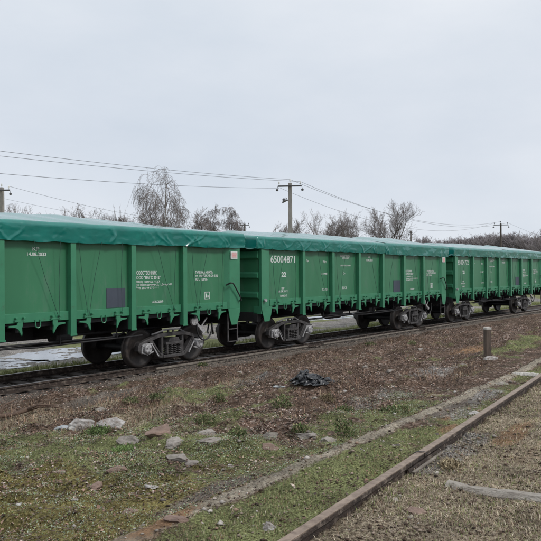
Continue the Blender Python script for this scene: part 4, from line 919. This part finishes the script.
# twigs
def twigs():
    X, Y = polar(3200, 5, 26, pw=1.0); t, q = tq(X, Y); k = (q > 1.0) & (Y < 12.6); X, Y = X[k], Y[k]; n = len(X); seg = []; Z = hgt(X, Y)
    for i in range(n):
        a = random.uniform(0, 6.28); L_ = random.uniform(.06, .32); p = np.array([X[i], Y[i], Z[i]+.008]); m_ = p+np.array([math.cos(a), math.sin(a), random.uniform(-.02, .15)])*L_*.5; a += random.uniform(-.5, .5); q_ = m_+np.array([math.cos(a), math.sin(a), random.uniform(-.15, .1)])*L_*.5
        seg += [(p, m_, .004, .003), (m_, q_, .003, .002)]
    o = segs_mesh('twig_litter', seg, mat('dead_twigs', (.19, .145, .11), (.09, .065, .05), sc=5, rough=.9), None, 3); tag(o, 'thin dead twigs lying among the fallen leaves', 'twigs', kind='stuff')
twigs()
# weeds along the far edge of the track
X, Y = scatter(70000, 2, 60, 15.7, 19.0); cl = fbm(X, Y, 1.2, 3, 95); k = (rng.random(len(X)) < smooth(.35, .6, cl)*smooth(18.6, 16.5, Y))
blades('grass', X[k], Y[k], .05, .14, .004, [(.17, .19, .07), (.22, .22, .09), (.12, .14, .05)], 'yellow-green grass on the far side of the main track', hs=.6+cl[k])

# ------------------------------------------------------------------ stones, one object each
def stone(px, py, w_, d_, h_, lab, m_=None, seed=0, rz=0, sink=.52, name='stone', cat='stone', group='loose stones lying on the ground', tilt=0):
    x, y, z = gp(px, py); bm = bmesh.new(); bmesh.ops.create_icosphere(bm, subdivisions=4, radius=1); rd = random.Random(seed)
    pl = [(Vector((rd.gauss(0, 1), rd.gauss(0, 1), rd.gauss(.25, .8))).normalized(), rd.uniform(.48, .85)) for _ in range(14)]
    off = rd.uniform(0, 50)
    for v in bm.verts:
        p = v.co.copy()
        for nn, dd in pl:
            s_ = p.dot(nn)
            if s_ > dd: p -= nn*(s_-dd)*.98
        k_ = 1+.30*(float(fbm(np.array([p.x*2+off+p.z]), np.array([p.y*2+p.z*2]), 1.7, 4, seed)[0])-.5)
        v.co = Vector((p.x*w_/1.4*k_, p.y*d_/1.4*k_, p.z*h_/1.3*k_))
    me = bpy.data.meshes.new(name); bm.to_mesh(me); bm.free()
    o = bpy.data.objects.new(name, me); C.objects.link(o); me.materials.append(m_ or STONE); o.location = (x, y, z+h_*(.5-sink)); o.rotation_euler = (tilt, 0, YAW*-1+rz); tag(o, lab, cat, group); return o
# w, d, h in metres: width across the view, depth, height
stone(84, 426, .30, .24, .15, 'pale angular rock, left one of the pair in the brown stalks', STONEP, 1, .3, tilt=.2)
stone(112, 426, .33, .22, .15, 'pale whitish slab leaning up, right one of the pair in the brown stalks', STONEP, 2, .2, tilt=.5)
stone(130, 441, .26, .22, .10, 'low tan rock below the leaning whitish slab', STONE, 3)
stone(158, 433, .30, .24, .15, 'brown earthy boulder right of the leaning whitish slab', STONER, 4)
stone(177, 444, .24, .22, .12, 'grey rock beside the brown earthy boulder, upper one', STONE, 5)
stone(178, 458, .30, .16, .07, 'long tan flat stone below the brown earthy boulder', STONE, 6, -.5)
stone(190, 463, .14, .12, .05, 'small tan stone at the right end of the long flat stone', STONE, 26, -.5)
stone(97, 486, .13, .12, .06, 'small pinkish stone alone in the moss at lower left', STONER, 7)
stone(151, 487, .12, .07, .03, 'thin whitish chip in the moss right of the pinkish stone', STONEP, 8)
stone(118, 469, .17, .12, .06, 'flat reddish stone in the weeds above the pinkish stone', STONER, 9)
stone(62, 473, .13, .1, .05, 'dull pink stone in the weeds at lower left', STONER, 10)
stone(270, 438, .20, .16, .12, 'rounded pale grey stone, upper one of the pair near the shoulder', STONE, 11)
stone(270, 449, .22, .14, .08, 'reddish-grey flat stone, lower one of the pair near the shoulder', STONER, 12)
stone(269, 529, .10, .08, .06, 'cream stone in green grass near the bottom edge', STONEP, 13)
stone(329, 441, .15, .12, .08, 'grey stone at the foot of the tall weed beside the shoulder', STONE, 14)
stone(310, 436, .26, .16, .07, 'flat grey slab left of the stone by the tall weed', STONE, 15)
stone(335, 435, .2, .14, .08, 'brownish stone behind the stone by the tall weed', STONER, 16)
stone(416, 512, .13, .11, .05, 'tan stone in dry grass right of the foreground rail', STONER, 17)
stone(302, 428, .08, .08, .05, 'small whitish stone among brown leaves above the flat slab', STONEP, 18)
stone(130, 512, .12, .09, .05, 'small reddish brick chunk in the moss near the bottom', STONER, 19)
stone(178, 519, .14, .09, .05, 'orange-brown brick fragment by the shoulder near the bottom', STONER, 20)
stone(205, 434, .20, .16, .10, 'grey stone beside the hole in the weeds', STONE, 21)
stone(215, 441, .26, .2, .08, 'low grey stone just below the hole in the weeds', STONE, 22)
stone(100, 410, .18, .12, .06, 'tan stone behind the pale angular rock', STONE, 23)
stone(490, 359, .30, .2, .08, 'pale stone at the foot of the marker post', STONEP, 24)
stone(462, 365, .22, .15, .06, 'grey stone on the slope left of the marker post', STONE, 25)
stone(440, 376, .24, .14, .07, 'grey stone on the slope below and left of the marker post', STONE, 27)
stone(475, 413, .12, .08, .04, 'small pale stone on bare earth left of the foreground rail', STONEP, 28)
stone(500, 384, .20, .12, .06, 'low grey stone on the shoulder below the white sleeper end', STONE, 29)
stone(63, 428, .20, .12, .08, 'pale grey-blue crumpled lump in brown stalks left of the pale rocks', mat('bluish_white', (.36, .38, .40), (.22, .23, .24), sc=9, rough=.5), 30, name='rubbish', cat='rubbish', group=None)
stone(279, 387, .16, .09, .05, 'pale litter scrap left of the black plastic bag', mat('litter_white', (.34, .36, .36), (.20, .21, .21), sc=9, rough=.5), 31, name='litter_scrap', cat='litter', group=None)
SML = ['small stone in the moss near the bottom left corner', 'small stone below the rail at the left edge', 'small stone below the gap between the two nearer wagons', 'small stone right of the black plastic bag, near the middle tuft', 'small stone halfway between the black bag and the marker post', 'small stone beside the old rails under the farthest bogie of the middle wagon', 'small stone on the shoulder near the upper part of the foreground rail', 'small stone in dry grass just right of the rail joint', 'small stone just left of the bleached sleeper end', 'small stone in green weeds left of the reddish-grey flat stone', 'small stone behind and right of the black bag', 'small stone in the brown leaves left of the green tuft', 'small stone just above the brown earthy boulder', 'small stone on the slope near the middle wagon, above the black bag', 'small stone in dry grass near the bottom right corner', 'small stone left of the small pinkish stone in the moss', 'small stone in the weeds close to the left edge', 'small stone in brown leaves below the black bag']
for i, (px, py, sz) in enumerate(((20, 505, .05), (45, 395, .07), (240, 372, .09), (345, 392, .08), (390, 371, .10), (420, 350, .12), (455, 392, .06), (395, 500, .04), (480, 470, .045), (230, 466, .05), (365, 367, .08), (250, 412, .05), (160, 398, .06), (350, 350, .1), (500, 520, .035), (75, 500, .04), (25, 470, .05), (315, 398, .05))):
    stone(px, py, sz*1.3, sz, sz*.6, SML[i], STONE if i % 3 else STONEP, 40+i, name='small_stone', group='small stones scattered on the open ground')

# half-buried stub of trunk with dead stalks at the left
lx, ly, lz = gp(20, 418)
b_ = MB(); pts = [Vector((lx-.9+i*.2, ly+.25-.05*i+.03*math.sin(i*2.0), lz+.10+.05*math.sin(i*1.3))) for i in range(9)]; b_.tube(pts, [.02, .03, .034, .04, .034, .038, .03, .02, .006], 9)
b_.tube([pts[3], pts[3]+Vector((.15, .1, .14)), pts[3]+Vector((.4, .1, .2))], [.03, .02, .008], 6); b_.tube([pts[5], pts[5]+Vector((.1, -.15, .08)), pts[5]+Vector((.35, -.3, .06))], [.03, .018, .006], 6)
o = b_.build('fallen_branch', mat('dead_wood', (.13, .085, .06), (.05, .032, .024), sc=6, rough=.95, bump=.6, bsc=30), sm=True); tag(o, 'dead forked branch lying in brown stalks at the left edge', 'branch')

# marker post
mx_, my_, mz_ = gp(487.5, 356)
mp_ = empty('marker_post', (mx_, my_, mz_-.02), YAW*-1+.25); dd = mx_*fw.x+my_*fw.y; HP = 29.5/FPX*dd; wp_ = 5.6/FPX*dd/2
MB().box(-wp_, wp_, -wp_, wp_, -.25, HP*.925).build('post', mat('grey_brown_post', (.11, .082, .064), (.055, .042, .034), sc=9, rough=.9, bump=.5, bsc=30, stretch=(1, 1, .3)), mp_, bevel=.008)
MB().box(-wp_*1.06, wp_*1.06, -wp_*1.06, wp_*1.06, HP*.925, HP).build('cap', mat('pale_cap', (.50, .48, .44), (.36, .34, .31), sc=12, rough=.9), mp_, bevel=.008)
tag(mp_, 'short square dark post with a pale cap, standing on the slope at the right', 'post')

# crumpled black plastic bag
def bag():
    x, y, z = gp(311, 381); dd = x*fw.x+y*fw.y; u = dd/FPX; n_ = 90; V = []; F = []
    def rid(a, b, sc_, sd): return 1-2*abs(float(fbm(np.array([a]), np.array([b]), sc_, 2, sd)[0])-.5)*2
    for j_ in range(n_):
        for i in range(n_):
            a = i/(n_-1)*2-1; b = j_/(n_-1)*2-1
            px_ = (a*22+3)*u; w_ = .34*(1-.72*max(0, a)**.8); py_ = b*w_-.08*a
            ed = max(0, 1-abs(b)**3)*max(0, 1-abs(a)**5); body = math.exp(-((a+.45)/.42)**2)+.22*max(0, 1-abs(a))
            h_ = (.03+7.5*u*body*(1-abs(b)**2))*ed
            h_ *= .55+.45*rid(px_, py_, 3.5, 3); h_ += ed*(.05*rid(px_*1.0, py_*1.6, 9, 5)+.03*rid(px_, py_, 22, 8))
            k_ = (1-ed)*.0+.05*(rid(py_*3, px_*3, 3, 9)-.5); V.append((px_+k_*1.5, py_+k_*2, h_-.02))
    for j_ in range(n_-1):
        for i in range(n_-1): F.append((j_*n_+i, j_*n_+i+1, (j_+1)*n_+i+1, (j_+1)*n_+i))
    o = MB().add(V, F).build('plastic_bag', BAGM, sm=True); o.location = (x, y, z); o.rotation_euler = (0, 0, -YAW); tag(o, 'crumpled black plastic bag lying on brown leaves in front of the middle wagon', 'plastic bag')
bag()

# individual weed clumps
def weed(px, py, h_, wd, lab, n=160, cols=((.085, .12, .045), (.12, .16, .06), (.06, .085, .033), (.17, .17, .08), (.20, .16, .10)), seed=0, name='weed_clump'):
    x, y, z = gp(px, py); rd = np.random.default_rng(seed+100); az_ = rd.uniform(0, 2*PI, n); rr = wd*.5*np.sqrt(rd.random(n)); X = rr*np.cos(az_); Y = rr*np.sin(az_)
    n2 = int(n*2.6); th = rd.uniform(0, 2*PI, n2); ph = np.arccos(rd.uniform(.02, 1, n2)); rr2 = rd.uniform(.35, 1, n2)**.6*rd.uniform(.75, 1.15, n2)
    c0 = np.stack([wd*.5*rr2*np.sin(ph)*np.cos(th), wd*.5*rr2*np.sin(ph)*np.sin(th), h_*.62*rr2*np.cos(ph)], 1); ax = rd.normal(0, 1, (n2, 3)); ax[:, 2] = np.abs(ax[:, 2])+.4; ax /= np.linalg.norm(ax, axis=1, keepdims=True)
    bx = np.cross(ax, rd.normal(0, 1, (n2, 3))); bx /= np.linalg.norm(bx, axis=1, keepdims=True); ln = rd.uniform(.018, .05, n2)[:, None]; wv = ln*.20
    V = np.stack([c0, c0+ax*ln*.5+bx*wv, c0+ax*ln, c0+ax*ln*.5-bx*wv], 1).reshape(-1, 3); i = np.arange(n2)*4; F = np.stack([i, i+1, i+2, i+3], 1)
    c_ = np.array(cols)[rd.integers(0, len(cols), n2)]*rd.uniform(.6, 1.35, (n2, 1)); o = npmesh(name, V, F, BLM, col=np.repeat(c_, 4, 0), loc=(x, y, z)); tag(o, lab, 'weed', 'single tufts of weeds on the ground'); return o
weed(283, 408, .30, .34, 'green tuft on the brown leaves, below the black plastic bag', seed=1, n=220)
weed(343, 436, .34, .26, 'tall green tuft beside the shoulder, right of the grey stone', seed=2, n=200)
weed(300, 432, .14, .2, 'small round green tuft above the flat grey slab', seed=3)
weed(220, 402, .22, .2, 'narrow green tuft standing above the hole in the weeds', seed=4)
weed(131, 403, .16, .3, 'low green tuft in brown litter above the leaning whitish slab', seed=5)
weed(156, 399, .14, .3, 'low green tuft right of the one above the leaning whitish slab', seed=6)
weed(205, 425, .26, .3, 'green tuft left of the hole in the weeds', seed=7)
weed(238, 437, .16, .25, 'green tuft right of the hole in the weeds', seed=8)
weed(327, 402, .20, .24, 'brownish dry tuft right of the green one below the black bag', seed=9, cols=((.20, .15, .09), (.14, .12, .06), (.26, .2, .13)))
weed(345, 412, .12, .25, 'small green tuft on the brown slope above the tall tuft', seed=10)
weed(100, 434, .14, .4, 'bright green tuft in front of the two pale rocks', seed=11, n=240, cols=((.11, .17, .05), (.15, .21, .08), (.08, .12, .04)))
weed(128, 452, .10, .4, 'bright green leafy tuft below the low tan rock', seed=12, n=200, cols=((.11, .17, .05), (.15, .21, .08)))
weed(412, 345, .22, .3, 'dull green tuft near the train on the slope in front of the farthest bogie', seed=13)
weed(203, 366, .16, .3, 'green tuft beside the old rail length, below the bogie of the nearest wagon', seed=14)
weed(370, 345, .15, .4, 'green tuft beside the old rail below the middle wagon', seed=15)
weed(450, 468, .10, .2, 'dry straw tuft beside the joint of the foreground rail', seed=16, cols=((.34, .28, .18), (.25, .2, .13)))
weed(395, 412, .12, .5, 'low green tuft left of the bare shoulder at right of centre', seed=17)
# dead brown stalks in the left middle
def stalks():
    n = 90000; X, Y = polar(n, 6, 24, pw=1.0); t, q = tq(X, Y); dd = np.maximum(1.1*blobs(X, Y, DRY), .55*smooth(.56, .68, fbm(X, Y, .9, 4, 123))*smooth(12.4, 11.6, Y)*smooth(3.6, 4.6, t)); k = (rng.random(n) < dd*.8) & (q > 1.4); X, Y = X[k], Y[k]
    blades('dead_stalks', X, Y, .06, .20, .0024, [(.17, .10, .065), (.23, .15, .10), (.11, .07, .045), (.30, .22, .15)], 'tangled dead reddish-brown stalks around the pale rocks and over the brown slope', bend=1.25, cat='dead stalks')
stalks()
